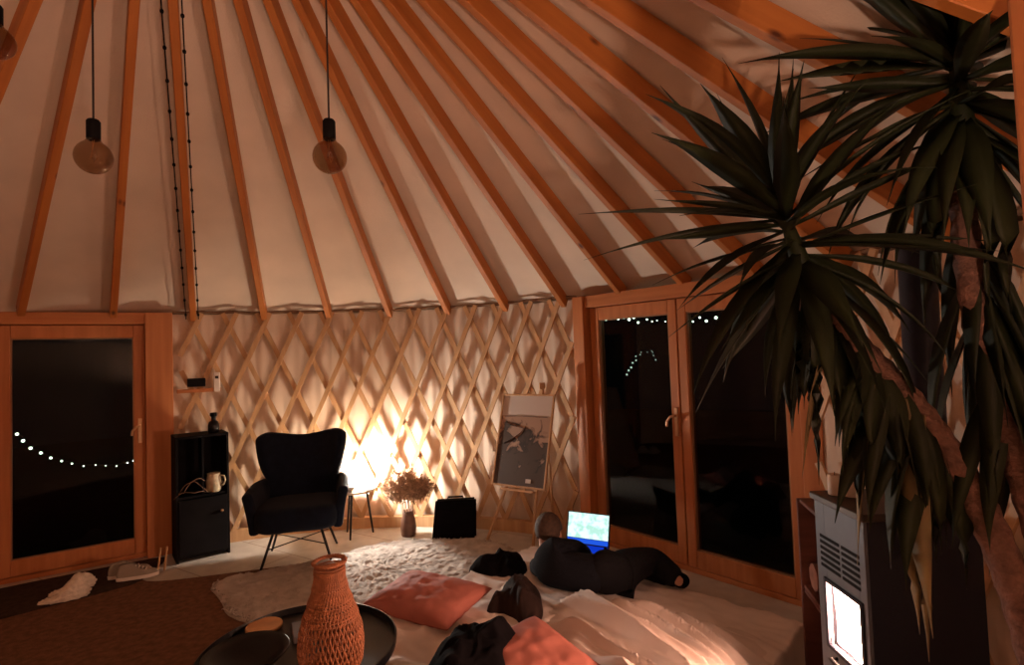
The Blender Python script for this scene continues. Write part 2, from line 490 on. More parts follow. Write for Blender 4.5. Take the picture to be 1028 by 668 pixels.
# ------------------------------------------------------------------ armchair
ch = thing('wing_armchair', 'dark navy wing armchair with flared arms and thin metal legs in front of the lamp', 'armchair', (-1.735, 4.37, 0), R_(14))
def back(u, v):                      # front faces -y
    x = (u*2-1)
    zt = 1.00 - .075*(1-abs(x)**1.6) - .06*max(0, abs(x)-.86)/.14
    z = .30 + (zt-.30)*v
    hw = .265 + .02*sm(.3, .5, v)+ .055*sm(.45, .95, v)
    y = .20 + .14*v - .19*abs(x)**3*sm(.25, .7, v) - .03*(1-x*x)*math.sin(PI*v)
    return Vector((x*hw, y, z))
m = MB(); m.grid(back, 20, 18)
m.build('backrest', NAVY, ch, smooth=True, solid=.085, subsurf=1, off=0)
m = MB()
def seat_fn(u, v):
    a = 2*PI*u; n = 4.0
    c, s_ = math.cos(a), math.sin(a)
    k = (abs(c)**n+abs(s_)**n)**(-1/n)
    prof = [(0.0, .245), (.75, .245), (.96, .27), (1.0, .33), (1.0, .40), (.95, .445), (.80, .462), (0.0, .475)]
    r, z = prof[int(round(v*7))]
    return Vector((c*k*.315*r, -.03 + s_*k*.315*r, z + (.02*(1-c*c) if z < .3 else 0) - .01*(s_*k*r)))
m.grid(seat_fn, 40, 7, True)
bmesh.ops.remove_doubles(m.bm, verts=m.bm.verts, dist=1e-4)
m.build('seat', NAVY, ch, smooth=True, subsurf=1)
for sx in (-1, 1):
    def arm(u, v, sx=sx):
        y = .26 - .50*u
        zt = .60 - .02*sm(.3, 1, u)
        z = .265 + (zt-.265)*v
        x = .285 + .055*v**1.5*sm(0, .3, u) + .01*sm(.2, .8, u)
        return Vector((sx*x, y, z))
    m = MB(); m.grid(arm, 14, 8)
    m.build('armrest', NAVY, ch, smooth=True, solid=.075, subsurf=1, off=0)
feet = {}
for sx in (-1, 1):
    for sy in (-1, 1):
        f = Vector((sx*.255, sy*.24-.02, .006)); t = Vector((sx*.17, sy*.16-.02, .27)); feet[sx, sy] = (f, t)
        m = MB(); m.tube([t, f], [.011, .009], 10); m.build('leg', BLACKM, ch, smooth=True)
m = MB()
for a, b in (((-1, -1), (1, 1)), ((1, -1), (-1, 1))):
    A = feet[a][0].lerp(feet[a][1], .55); B = feet[b][0].lerp(feet[b][1], .55)
    m.tube([A, B], .0045, 6)
m.build('cross_wire', BLACKM, ch, smooth=True)

# ------------------------------------------------------------------ shelf unit at left with its things
cu = thing('shelf_unit', 'tall narrow black shelf unit beside the left glass door', 'shelf unit', (-2.615, 4.52, 0), math.atan2(.22, .28))
W, Dp, H = .38, .27, .985
m = MB()
m.box((-W/2+.009, 0, H/2), (.018, Dp, H), bevel=.002); m.box((W/2-.009, 0, H/2), (.018, Dp, H), bevel=.002)
m.build('side_panel', BLACK, cu)
m = MB(); m.box((0, 0, H-.009), (W, Dp+.01, .02), bevel=.002); m.build('top_panel', BLACK, cu)
m = MB(); m.box((0, Dp/2-.004, H/2), (W-.03, .008, H-.02)); m.build('back_panel', BLACK, cu)
for z in (.03, .50): m = MB(); m.box((0, -.004, z), (W-.034, Dp-.02, .018), bevel=.002); m.build('shelf', BLACK, cu)
m = MB(); m.box((.0, -.05, .74), (.014, .16, .45), bevel=.002); m.build('divider', BLACK, cu)
dr = MB().box((0, -Dp/2-.002, .265), (W-.04, .018, .44), bevel=.003).build('door', BLACK, cu)
MB().ball((.13, -Dp/2-.022, .36), .012, 2).build('knob', METAL, dr, smooth=True)
rot = Matrix.Rotation(math.atan2(.22, .28), 3, 'Z')
def onshelf(x, y, z): return Vector((-2.615, 4.52, 0)) + rot @ Vector((x, y, 0)) + Vector((0, 0, z))
b = thing('bottle', 'dark glass bottle with a capped neck standing on top of the black shelf unit', 'bottle', onshelf(.10, -.02, H+.001))
m = MB(); m.lathe([(0, 0), (.040, 0), (.043, .006), (.043, .06), (.036, .085), (.019, .10), (.018, .128), (.022, .13), (.022, .134), (0, .134)], 24)
m.build('bottle_body', BLACKG, b, smooth=True)
m = MB(); m.lathe([(.0, .134), (.026, .134), (.027, .138), (.027, .160), (.024, .163), (0, .163)], 20); label(m.build('cap', BLACK, b, smooth=True), 'black screw cap')
b = thing('jug', 'cream patterned jug in the middle compartment of the black shelf unit', 'jug', onshelf(.085, -.085, .510))
m = MB(); m.lathe([(0, 0), (.045, 0), (.055, .02), (.060, .07), (.052, .12), (.047, .135), (.05, .15), (.044, .15), (.042, .135), (.05, .07), (0, .02)], 28)
m.build('jug_body', CREAM, b, smooth=True)
m = MB(); m.tube([(.05, 0, .13), (.085, 0, .125), (.095, 0, .09), (.08, 0, .055), (.056, 0, .05)], .007, 8); m.build('handle', CREAM, b, smooth=True)
b = MB().lathe([(0, 0), (.021, 0), (.023, .008), (.022, .11), (.020, .112), (.019, .01), (0, .008)], 20).build('drinking_glass', glass_mat('clear_glass', (.7, .66, .6)), smooth=True, loc=onshelf(.150, -.105, .510))
tag(b, 'small drinking glass beside the cream jug in the black shelf unit', 'glass')
m = MB()
for k, (x0, x1, zz) in enumerate([(-.02, -.20, .09), (-.01, -.235, .05), (.0, -.17, .12)]):
    pts = []
    for i in range(12):
        t = i/11
        pts.append((x0+(x1-x0)*t, -.13-.04*math.sin(PI*t)-.02*t, .515+zz*math.sin(PI*t*.8)+.10*(1-t)*(k == 0)+.01*math.sin(t*9+k)-.03*t*t))
    m.tube(pts, .006, 6, flat=.35)
b = m.build('strap', mat('worn_strap', (.30, .17, .11), .6), smooth=True, loc=onshelf(.03, 0, 0)); b.rotation_euler.z = math.atan2(.22, .28)
tag(b, 'tangle of thin leather straps spilling out of the black shelf unit at left', 'straps')

# control board with display, remote holder
def onwall(az, r, z): return pol(az, r, z)
cb = thing('control_board', 'thin wooden strip on the lattice carrying a black display, above the shelf unit', 'control board', pol(-27.9, 3.075, 1.345), R_(27.9))
m = MB(); m.box((0, 0, -.012), (.33, .026, .032), bevel=.003); m.build('board', PINE_H, cb)
m = MB(); m.box((-.02, -.004, .058), (.135, .024, .072), bevel=.005); label(m.build('display', BLACK, cb), 'black rectangular display')
rm = thing('remote_control', 'small white remote hanging on the lattice right of the black display', 'remote', onwall(-25.4, 3.070, 1.40), R_(25.4))
m = MB(); m.box((0, 0, .0), (.050, .024, .165), bevel=.006); m.build('remote_body', WHITE, rm)
m = MB(); m.box((0, -.0125, .04), (.026, .003, .024)); m.build('screen', BLACKG, rm)

# pale boards leaning between door and shelf
for k, (x, y, lb) in enumerate(((-2.745, 4.17, 'thin pale wooden stick standing against the door jamb, left of the pair'), (-2.715, 4.20, 'thin pale wooden stick standing against the shelf unit, right of the pair'))):
    m = MB(); m.tube([(0, 0, 0), (.012, .02, .17)], [.008, .007], 8)
    tag(m.build('wooden_stick', PINE_L, smooth=True, loc=(x, y, 0)), lb, 'stick', 'pale sticks by the shelf unit')

# ------------------------------------------------------------------ dried flowers in vase, black case
VX, VY = -.965, 4.80
m = MB(); m.lathe([(0, 0), (.058, 0), (.064, .01), (.068, .07), (.06, .14), (.046, .19), (.048, .215), (.042, .215), (.040, .19), (.05, .1), (0, .02)], 32)
tag(m.build('vase', TERRA, smooth=True, loc=(VX, VY, 0)), 'brown tapered vase on the floor holding dried flowers', 'vase')
db = thing('dried_bouquet', 'fluffy bunch of dried beige pampas plumes in the brown vase', 'dried flowers', (VX, VY, .03))
stems = MB(); pl = MB(); rnd = random.Random(3)
for k in range(26):
    a = rnd.uniform(0, 2*PI); sp = rnd.uniform(.03, .19)
    tip = Vector((sp*math.cos(a)*1.05, sp*math.sin(a)*.7 - .03, .47+rnd.uniform(-.06, .07)-sp*.55))
    mid = Vector((tip.x*.45, tip.y*.45, .27))
    stems.tube([(tip.x*.08, tip.y*.08, .02), mid, tip], .0022, 5)
    for j in range(90):
        c = mid.lerp(tip, rnd.uniform(.35, 1.15)) + Vector([rnd.gauss(0, .026) for _ in range(3)])
        d = ((tip-mid).normalized() + Vector([rnd.gauss(0, .9) for _ in range(3)])).normalized()
        L = rnd.uniform(.028, .055)
        pl.tube([c, c+d*L*.5+Vector((0, 0, .006)), c+d*L-Vector((0, 0, .010))], [.003, .0095, .0012], 4, flat=.6)
stems.build('stems', PAMPAS, db); pl.build('plumes', PAMPAS, db)
bc = thing('black_case', 'black boxy case leaning on the floor against the lattice', 'case', (-.545, 4.72, 0), R_(5))
m = MB(); m.hexa([(-.20, -.07, 0), (.175, -.07, 0), (.175, .07, 0), (-.20, .07, 0), (-.165, -.03, .31), (.185, -.03, .31), (.185, .08, .31), (-.165, .08, .31)])
bmesh.ops.bevel(m.bm, geom=m.bm.edges[:], offset=.014, segments=2, affect='EDGES')
m.build('case_body', DARKCL, bc)
m = MB(); m.tube([(-.06, .03, .305), (-.055, .03, .332), (.07, .03, .332), (.075, .03, .305)], .008, 8); m.build('handle', BLACK, bc, smooth=True)
m = MB(); m.box((0.0, -.057, .155), (.30, .012, .2), rot=Matrix.Rotation(-.128, 3, 'X'), bevel=.005); m.build('front_pocket', DARKCL, bc)

# ------------------------------------------------------------------ easel with picture
ez = thing('easel', 'light wooden tripod easel holding a framed picture', 'easel', (.06, 4.46, 0))
eb = Vector(ez.location)
apx = Vector((.235, 4.515, 1.265))
for nm, ft, rr in (('leg', (-.27, 4.60, 0), .013), ('leg', (.105, 4.36, 0), .013), ('leg', (.30, 4.62, 0), .013)):
    m = MB(); m.tube([apx - eb, Vector(ft) - eb + Vector((0, 0, .0))], rr, 4); m.build(nm, PINE_L, ez)
m = MB(); m.box(apx - eb + Vector((0, 0, .012)), (.05, .04, .05), bevel=.004); m.build('top_block', PINE_L, ez)
yaw = R_(-33)
q = Matrix.Rotation(yaw, 3, 'Z') @ Matrix.Rotation(R_(-17), 3, 'X')
PB = Vector((.0, 4.245, .515))
tr = MB(); tr.box((PB + q @ Vector((.0, .004, -.022))) - eb, (.30, .05, .018), rot=q, bevel=.003)
tr.box((PB + q @ Vector((.03, .024, .0))) - eb, (.05, .012, .06), rot=q)
label(tr.build('picture_ledge', PINE_L, ez), 'narrow wooden ledge under the picture')
def picture_mat():
    m, nt, b = nodes('branch_print')
    tc = nt.nodes.new('ShaderNodeTexCoord'); sp = nt.nodes.new('ShaderNodeSeparateXYZ')
    nt.links.new(tc.outputs['Object'], sp.inputs[0])
    n = nt.nodes.new('ShaderNodeTexNoise'); n.inputs['Scale'].default_value = 9; n.inputs['Detail'].default_value = 6; n.inputs['Distortion'].default_value = .8
    nt.links.new(tc.outputs['Object'], n.inputs['Vector'])
    mm = nt.nodes.new('ShaderNodeMath'); mm.operation = 'MULTIPLY_ADD'; mm.inputs[1].default_value = -1.25; mm.inputs[2].default_value = .42
    nt.links.new(sp.outputs['Z'], mm.inputs[0])
    a2 = nt.nodes.new('ShaderNodeMath'); a2.operation = 'MULTIPLY_ADD'; a2.inputs[1].default_value = 1.6
    nt.links.new(n.outputs['Fac'], a2.inputs[0]); nt.links.new(mm.outputs[0], a2.inputs[2])
    r = nt.nodes.new('ShaderNodeValToRGB'); e = r.color_ramp.elements
    e[0].position = .62; e[0].color = (.42, .28, .20, 1); e[1].position = .78; e[1].color = (.035, .027, .024, 1)
    x = e.new(.90); x.color = (.075, .052, .04, 1); x = e.new(.70); x.color = (.27, .17, .12, 1)
    nt.links.new(a2.outputs[0], r.inputs['Fac']); nt.links.new(r.outputs[0], b.inputs['Base Color'])
    b.inputs['Roughness'].default_value = .5
    return m
pc = thing('framed_picture', 'framed picture of dark branches with a pale top margin resting on the easel', 'picture')
pc.rotation_mode = 'QUATERNION'; pc.rotation_quaternion = q.to_quaternion(); pc.location = PB
PW, PHt = .49, .735
m = MB()
for c, sz in (((-PW/2+.007, 0, PHt/2), (.014, .022, PHt)), ((PW/2-.007, 0, PHt/2), (.014, .022, PHt)), ((0, 0, .007), (PW-.028, .022, .014)), ((0, 0, PHt-.007), (PW-.028, .022, .014))): m.box(c, sz, bevel=.002)
m.build('frame', PINE_L, pc)
m = MB(); m.box((0, .003, PHt/2), (PW-.026, .006, PHt-.026)); label(m.build('mount', mat('pale_mount', (.62, .55, .50), .6), pc), 'pale margin board')
m = MB(); m.box((0, -.0015, .285), (PW-.03, .003, .54)); art = m.build('print', picture_mat(), pc)
m = MB()
m.tube([(-.20, -.004, .50), (-.12, -.004, .475), (-.02, -.004, .46), (.03, -.004, .445)], [.004, .007, .006, .003], 6, flat=.4)
m.tube([(-.17, -.004, .33), (-.10, -.004, .37), (-.03, -.004, .42), (-.01, -.004, .45)], [.012, .009, .006, .002], 6, flat=.3)
m.tube([(-.20, -.004, .545), (-.08, -.004, .553), (.2, -.004, .55)], .002, 4)
m.build('painted_branch', mat('ink', (.03, .025, .025), .6), art)
m = MB(); m.box((.09, -.006, .055), (.045, .004, .03)); m.build('caption_slip', mat('pale_mount', (.6, .5, .4)), pc)

# ------------------------------------------------------------------ shaggy rug
RP = [(-2.23, 3.89), (-1.95, 3.60), (-1.80, 3.36), (-1.35, 3.17), (-.98, 3.30), (-.55, 3.55), (-.15, 3.90), (-.03, 4.15), (-.08, 4.42), (-.40, 4.60), (-.75, 4.62), (-1.03, 4.60), (-1.29, 4.44), (-1.50, 4.20), (-1.88, 4.05)]
def smooth_poly(P, it=2):
    for _ in range(it):
        Q = []
        for i in range(len(P)):
            a, b_ = P[i], P[(i+1) % len(P)]
            Q += [(a[0]*.75+b_[0]*.25, a[1]*.75+b_[1]*.25), (a[0]*.25+b_[0]*.75, a[1]*.25+b_[1]*.75)]
        P = Q
    return P
def inside(P, x, y):
    c = False; j = len(P)-1
    for i in range(len(P)):
        if (P[i][1] > y) != (P[j][1] > y) and x < (P[j][0]-P[i][0])*(y-P[i][1])/(P[j][1]-P[i][1])+P[i][0]: c = not c
        j = i
    return c
def edge_d(P, x, y):
    best = 9
    for i in range(len(P)):
        ax, ay = P[i]; bx_, by = P[(i+1) % len(P)]
        dx, dy = bx_-ax, by-ay; t = max(0, min(1, ((x-ax)*dx+(y-ay)*dy)/(dx*dx+dy*dy)))
        best = min(best, math.hypot(x-ax-dx*t, y-ay-dy*t))
    return best
def heap(P, hfun, step, z0=0.0, shrink=True):
    """closed lump over outline P: polar grid from the centroid out to the outline"""
    P = smooth_poly(P)
    cx = sum(p[0] for p in P)/len(P); cy = sum(p[1] for p in P)/len(P)
    # resample outline
    L = [0]
    for i in range(len(P)): L.append(L[-1]+math.hypot(P[(i+1) % len(P)][0]-P[i][0], P[(i+1) % len(P)][1]-P[i][1]))
    n = max(24, int(L[-1]/step)); out = []
    k = 0
    for i in range(n):
        t = L[-1]*i/n
        while L[k+1] < t: k += 1
        f = (t-L[k])/(L[k+1]-L[k]+1e-9); a, b_ = P[k], P[(k+1) % len(P)]
        out.append((a[0]+(b_[0]-a[0])*f, a[1]+(b_[1]-a[1])*f))
    rmax = max(math.hypot(p[0]-cx, p[1]-cy) for p in out)
    nr = max(6, int(rmax/step))
    m = MB(); rings = []
    ctr = m.bm.verts.new((cx, cy, z0+hfun(cx, cy, 0)))
    for j in range(1, nr+1):
        f = j/nr
        rings.append([m.bm.verts.new((cx+(p[0]-cx)*f, cy+(p[1]-cy)*f, z0+(hfun(cx+(p[0]-cx)*f, cy+(p[1]-cy)*f, f) if j < nr else .002))) for p in out])
    for i in range(n):
        m.bm.faces.new((ctr, rings[0][i], rings[0][(i+1) % n]))
        for j in range(nr-1):
            m.bm.faces.new((rings[j][i], rings[j+1][i], rings[j+1][(i+1) % n], rings[j][(i+1) % n]))
    bot = [m.bm.verts.new((p[0], p[1], z0)) for p in out]
    for i in range(n): m.bm.faces.new((rings[-1][i], bot[i], bot[(i+1) % n], rings[-1][(i+1) % n]))
    c2 = m.bm.verts.new((cx, cy, z0))
    for i in range(n): m.bm.faces.new((c2, bot[(i+1) % n], bot[i]))
    return m
def rugh(x, y, f):
    return (.032 + .012*ns((x, y, 0), 14, 1) + .013*ns((x, y, 0), 34, 2) + .007*ns((x, y, 0), 75, 6) + .012*ns((x, y, 0), 5, 4)) * (1-sm(.93, 1, f)*.7)
CP = [(-3.90, 3.40), (-3.45, 3.76), (-3.05, 4.02), (-2.83, 4.10), (-2.70, 3.96), (-2.25, 4.06), (-1.5, 4.28), (-.9, 4.2), (-.6, 3.4), (-.2, 1.2), (-1.5, .8), (-3.2, 1.2), (-3.85, 2.6)]  # far edge follows the armchair's shadow line; the brown carries that shade too
o = heap(CP, lambda x, y, f: .004+.001*ns((x, y, 0), 20), .05).build('carpet', mat('brown_carpet_and_shade', (.17, .085, .05), .95, var=.25, scale=25, bump=.6, bscale=180, spec=.05), smooth=True)
tag(o, 'flat dark brown carpet doubling as the chair shadow, under the shaggy rug and tray table', 'carpet')
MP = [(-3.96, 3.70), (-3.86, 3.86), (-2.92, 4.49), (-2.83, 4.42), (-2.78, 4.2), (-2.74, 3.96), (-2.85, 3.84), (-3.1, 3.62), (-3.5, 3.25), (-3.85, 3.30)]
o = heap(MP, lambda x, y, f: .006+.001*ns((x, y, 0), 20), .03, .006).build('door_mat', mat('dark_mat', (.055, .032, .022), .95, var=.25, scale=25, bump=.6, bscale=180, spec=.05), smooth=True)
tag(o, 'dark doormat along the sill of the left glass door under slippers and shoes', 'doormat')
rg = heap(RP, rugh, .019, .006)
rnd = random.Random(11)
SP = smooth_poly(RP)
for k in range(9000):
    x, y = rnd.uniform(-2.25, 0), rnd.uniform(3.1, 4.7)
    if not inside(SP, x, y) : continue
    z = .018+.012*ns((x, y, 0), 14, 1)
    a = rnd.uniform(0, 2*PI); L = rnd.uniform(.012, .028)
    d = Vector((math.cos(a), math.sin(a), .25+.4*rnd.random()))*L
    rg.tube([(x, y, z), Vector((x, y, z))+d*.6+Vector((0, 0, .006)), Vector((x, y, z))+Vector((d.x, d.y, d.z*.6))], [.0045, .004, .0012], 4)
o = rg.build('shaggy_rug', RUG, smooth=True)
tag(o, 'cream shaggy rug on the floor between the armchair and the bed', 'rug')

# ------------------------------------------------------------------ bed
BA, BB, BC, BD = (-.95, 2.90), (.10, 3.98), (1.40, 2.78), (.32, 1.62)
BZ = .14
bed = thing('floor_bed', 'low mattress bed with crumpled beige sheet on the floor', 'bed', (.22, 2.80, 0))
bo = Vector(bed.location)
def bedpt(u, v):
    x = (BA[0]*(1-u)+BB[0]*u)*(1-v)+(BD[0]*(1-u)+BC[0]*u)*v
    y = (BA[1]*(1-u)+BB[1]*u)*(1-v)+(BD[1]*(1-u)+BC[1]*u)*v
    return x, y
m = MB()
pp = [bedpt(*t) for t in ((.02, .02), (.02, .98), (.98, .98), (.98, .02))]
m.hexa([Vector((*p, .006))-bo for p in pp] + [Vector((*p, BZ-.012))-bo for p in pp])
bmesh.ops.bevel(m.bm, geom=m.bm.edges[:], offset=.025, segments=3, affect='EDGES')
m.build('mattress', mat('mattress_ticking', (.6, .5, .42), .9), bed)
def bed_z(x, y):
    w = ns((x+y*.6, y-x*.2, 0), 4, 1)
    w2 = ns((x*1.3+y, (y-x)*.5, 0), 9, 2)
    return BZ + .004 + .020*(1-abs(w))**3 + .012*(1-abs(w2))**4 - .008
def sheet(u, v):
    U, V = (u*1.16-.08), (v*1.16-.08)
    Uc, Vc = max(0, min(1, U)), max(0, min(1, V))
    x, y = bedpt(Uc, Vc)
    ov = max(abs(U-Uc), abs(V-Vc))/.08
    dx, dy = bedpt(U, V); k = .35
    x += (dx-x)*k; y += (dy-y)*k
    x += .02*ov*ns((x, y, 0), 6, 3); y += .02*ov*ns((x, y, 0), 6, 4)
    z = bed_z(x, y)*(1-sm(.15, 1, ov)) + .012*sm(.15, 1, ov)
    return Vector((x, y, max(z, .008)))-bo
m = MB(); m.grid(sheet, 110, 120)
m.build('sheet', SHEET, bed, smooth=True)
# duvet with long folds
DP = [(.20, 3.23), (.48, 3.02), (.80, 2.90), (1.16, 2.72), (1.12, 2.42), (.80, 2.12), (.48, 1.86), (.30, 1.95), (.28, 2.35), (.10, 2.62), (.10, 2.90)]
fd = Vector((.52, -.85)).normalized(); fn = Vector((-fd.y, fd.x))
def duv(x, y, f):
    a = x*fd.x+y*fd.y; b_ = x*fn.x+y*fn.y + .05*ns((x, y, 0), 3, 8)
    r1 = (1-abs(ns((a*.9, b_*8.5, 0), 1, 1)))**4
    r2 = (1-abs(ns((a*1.4, b_*13, 3), 1, 2)))**4
    hz = .03 + .10*r1 + .022*r2 + .02*ns((x, y, 0), 4, 2)
    amp = 1.0 - .55*sm(.55, 1.1, x)
    return BZ + max(.012, hz*amp)*(1-sm(.55, 1, f)**1.6) - BZ*0
o = heap(DP, lambda x, y, f: duv(x, y, f)-BZ+.008, .011, BZ+.002).build('duvet', DUVET, smooth=True)
tag(o, 'rumpled beige duvet with long folds heaped on the near part of the bed', 'duvet')

def cushion(name, lab, loc, rot, w, d, t, m_):
    def f(u, v, side):
        x, y = u*2-1, v*2-1
        k = max(0, (1-abs(x)**2.6)*(1-abs(y)**2.6))**.45
        pin = 1-.07*(1-abs(x))*(abs(y)) - .0
        px = x*(1-.09*(1-y*y)*abs(x)); py = y*(1-.09*(1-x*x)*abs(y))
        wr = .012*ns((px*2, py*2, side), 2.2, 5)*k + .006*(1-abs(ns((px*3+py, py*.8, side), 2, 3)))**4*k
        return Vector((px*w/2, py*d/2, side*(t/2*k+wr)+.0))
    mb = MB()
    mb.grid(lambda u, v: f(u, v, 1), 36, 36); mb.grid(lambda u, v: f(u, v, -1), 36, 36)
    bmesh.ops.remove_doubles(mb.bm, verts=mb.bm.verts, dist=1e-4)
    o = mb.build(name, m_, smooth=True, loc=loc); o.rotation_euler = rot
    return tag(o, lab, 'cushion', 'coral cushions on the bed')
cushion('cushion', 'coral pink cushion lying flat on the bed edge nearest the rug', (-.535, 3.10, .205), Euler((R_(8), R_(-2), R_(-33))), .64, .40, .15, CORAL)
cushion('cushion', 'coral pink cushion at the bottom edge of the picture beside the black garment', (.06, 2.33, .215), Euler((R_(4), R_(8), R_(-52))), .60, .46, .17, CORAL)

def lump(P, h, seed, rough=.5, fold=6.5):
    def f(x, y, r):
        base_ = max(0, 1-r**2.2)**.6
        n1 = ns((x, y, seed), 7, seed); n2 = (1-abs(ns((x*.8+y, y-x*.6, seed), fold, seed+2)))**2.5; n3 = (1-abs(ns((y-x*1.2, x+y*.3, seed), fold*1.9, seed+4)))**4
        return .012 + h*base_*(.85+1.3*rough*n1) + (.055*n2+.014*n3-.02)*base_**.6
    return f
P = [(-.42, 2.40), (-.35, 2.53), (-.24, 2.56), (-.10, 2.51), (.0, 2.55), (.02, 2.46), (-.05, 2.36), (-.05, 2.22), (-.15, 2.08), (-.34, 2.06), (-.45, 2.22)]
o = heap(P, lump(P, .26, 2, .25), .014, BZ+.004).build('garment', DARKCL, smooth=True); tag(o, 'black crumpled garment in a mound beside the lower coral cushion', 'clothing')
P = [(-.23, 2.98), (-.12, 3.16), (-.02, 3.26), (.10, 3.20), (.12, 3.02), (.10, 2.86), (.0, 2.80), (-.05, 2.96)]
o = heap(P, lump(P, .15, 5, .4), .014, BZ+.004).build('jacket', BROWNCL, smooth=True); tag(o, 'dark brown crumpled jacket on the bed in front of the person', 'clothing')
P = [(-.40, 3.60), (-.22, 3.70), (-.04, 3.80), (.06, 3.66), (.03, 3.44), (-.10, 3.44)]
o = heap(P, lump(P, .13, 8, .4), .014, .11).build('cardigan', DARKCL, smooth=True); tag(o, 'black cardigan spread out left of the person at the rug side of the bed', 'clothing')
m = MB(); m.grid(lambda u, v: Vector((-.12+.06*u+.02*ns((u*2, v*2, 0), 2), 3.22+.07*v, .165+.035*math.sin(PI*u)*math.sin(PI*v)+.02*ns((u*3, v*3, 1), 2))), 12, 12)
o = m.build('tissue', mat('white_tissue', (.75, .68, .62), .9), smooth=True, solid=.003); tag(o, 'small crumpled white tissue beside the dark brown jacket', 'tissue')

# ------------------------------------------------------------------ person
def skin_obj(name, V, E, m_, parent, root=0, sub=2):
    me = bpy.data.meshes.new(name); me.from_pydata([v[0] for v in V], E, []); me.update()
    o = bpy.data.objects.new(name, me); COL.objects.link(o)
    md = o.modifiers.new('skin', 'SKIN'); md.use_smooth_shade = True
    sv = me.skin_vertices[0].data
    for i, v in enumerate(V):
        r = v[1]; sv[i].radius = r if hasattr(r, '__len__') else (r, r); sv[i].use_root = (i == root)
    md2 = o.modifiers.new('sub', 'SUBSURF'); md2.levels = md2.render_levels = sub
    bake(o); o.data.materials.clear(); o.data.materials.append(m_)
    for p_ in o.data.polygons: p_.use_smooth = True
    if parent: o.parent = parent
    return o
pr = thing('person', 'person in dark clothes lying on the side with back to the camera, watching a laptop', 'person', (.45, 3.2, BZ))
po = Vector(pr.location)
def rel(d): return {k: (Vector(v[0])-po, v[1]) for k, v in d.items()}
J = rel({
 'pelvis': ((.50, 3.14, .285), .105), 'waist': ((.36, 3.17, .275), .098), 'chest': ((.24, 3.23, .285), .112), 'upper': ((.175, 3.28, .330), .10),
 'neck': ((.165, 3.33, .365), .048), 'headb': ((.170, 3.355, .405), .060), 'head': ((.180, 3.375, .463), .078), 'crown': ((.186, 3.382, .503), .066),
 'rsh': ((.215, 3.23, .405), .062), 'relb': ((.36, 3.40, .33), .045), 'rwr': ((.435, 3.56, .235), .030), 'rhand': ((.455, 3.605, .205), .030),
 'lsh': ((.13, 3.33, .265), .058), 'lelb': ((.10, 3.50, .195), .045), 'lwr': ((.25, 3.58, .185), .030), 'lhand': ((.295, 3.60, .180), .030),
 'rhip': ((.565, 3.16, .315), .098), 'rknee': ((.82, 3.36, .265), .066), 'rank': ((.905, 3.16, .215), .044), 'rtoe': ((.965, 3.24, .185), .034),
 'lhip': ((.56, 3.19, .235), .09), 'lknee': ((.76, 3.46, .205), .062), 'lank': ((.90, 3.27, .185), .042), 'ltoe': ((.96, 3.35, .170), .032)})
order = list(J.keys()); ix = {k: i for i, k in enumerate(order)}
EE = [('pelvis', 'waist'), ('waist', 'chest'), ('chest', 'upper'), ('upper', 'neck'), ('neck', 'headb'), ('headb', 'head'), ('head', 'crown'), ('upper', 'rsh'), ('rsh', 'relb'), ('relb', 'rwr'), ('rwr', 'rhand'),
      ('upper', 'lsh'), ('lsh', 'lelb'), ('lelb', 'lwr'), ('lwr', 'lhand'), ('pelvis', 'rhip'), ('rhip', 'rknee'), ('rknee', 'rank'), ('rank', 'rtoe'), ('pelvis', 'lhip'), ('lhip', 'lknee'), ('lknee', 'lank'), ('lank', 'ltoe')]
Vb = [(J[k][0], J[k][1]*(1 if k in ('neck', 'headb', 'head', 'crown', 'rhand', 'lhand', 'rwr', 'lwr') else .72)) for k in order]; Eb = [(ix[a], ix[b_]) for a, b_ in EE]
# fingers grow from the hands
for hn, dr_ in (('rhand', Vector((.10, .80, -.35))), ('lhand', Vector((.85, .35, -.1)))):
    p0 = J[hn][0]; d = dr_.normalized(); sd = d.cross(Vector((0, 0, 1))).normalized()
    for j, L in enumerate((.062, .070, .066, .052)):
        off = (j-1.5)*.0165
        i0 = len(Vb); Vb += [(p0+d*.030+sd*off, .0085), (p0+d*(.035+L*.5)+sd*off*1.15+Vector((0, 0, .006)), .0078), (p0+d*(.035+L)+sd*off*1.2-Vector((0, 0, .008)), .0065)]
        Eb += [(ix[hn], i0), (i0, i0+1), (i0+1, i0+2)]
    i0 = len(Vb); Vb += [(p0+sd*.030+d*.006, .009), (p0+sd*.047+d*.032, .0075)]; Eb += [(ix[hn], i0), (i0, i0+1)]
body = skin_obj('body', Vb, Eb, SKIN, pr)
# face side looks towards the laptop: ears, nose
fdir = Vector((.48, .86, -.12)).normalized(); side = fdir.cross(Vector((0, 0, 1))).normalized()
hc = J['head'][0]
for s_ in (-1, 1):
    MB().ball(hc + side*s_*.074 - Vector((0, 0, .018)) - fdir*.004, .022, 2, (.55, .6, 1.25)).build('ear', SKIN, pr, smooth=True)
m = MB(); m.ball(hc + fdir*.080 - Vector((0, 0, .02)), .014, 2, (.8, 1, 1.4)); m.build('nose', SKIN, pr, smooth=True)
m = MB(); m.ball(hc + fdir*.070 - Vector((0, 0, .052)), .018, 2, (1.0, .5, .35)); m.build('mouth', mat('lips', (.42, .16, .13), .5), pr, smooth=True)
for s_ in (-1, 1):
    m = MB(); m.ball(hc + fdir*.068 + side*s_*.028 + Vector((0, 0, .004)), .010, 2); m.build('eye', mat('eye_white', (.6, .55, .5), .3), pr, smooth=True)
m = MB(); rr = bmesh.ops.create_icosphere(m.bm, subdivisions=4, radius=.092)
for v in m.bm.verts:
    n_ = v.co.normalized()
    v.co = n_*(.0855+.0025*ns(n_, 9, 1)); v.co.z *= 1.16
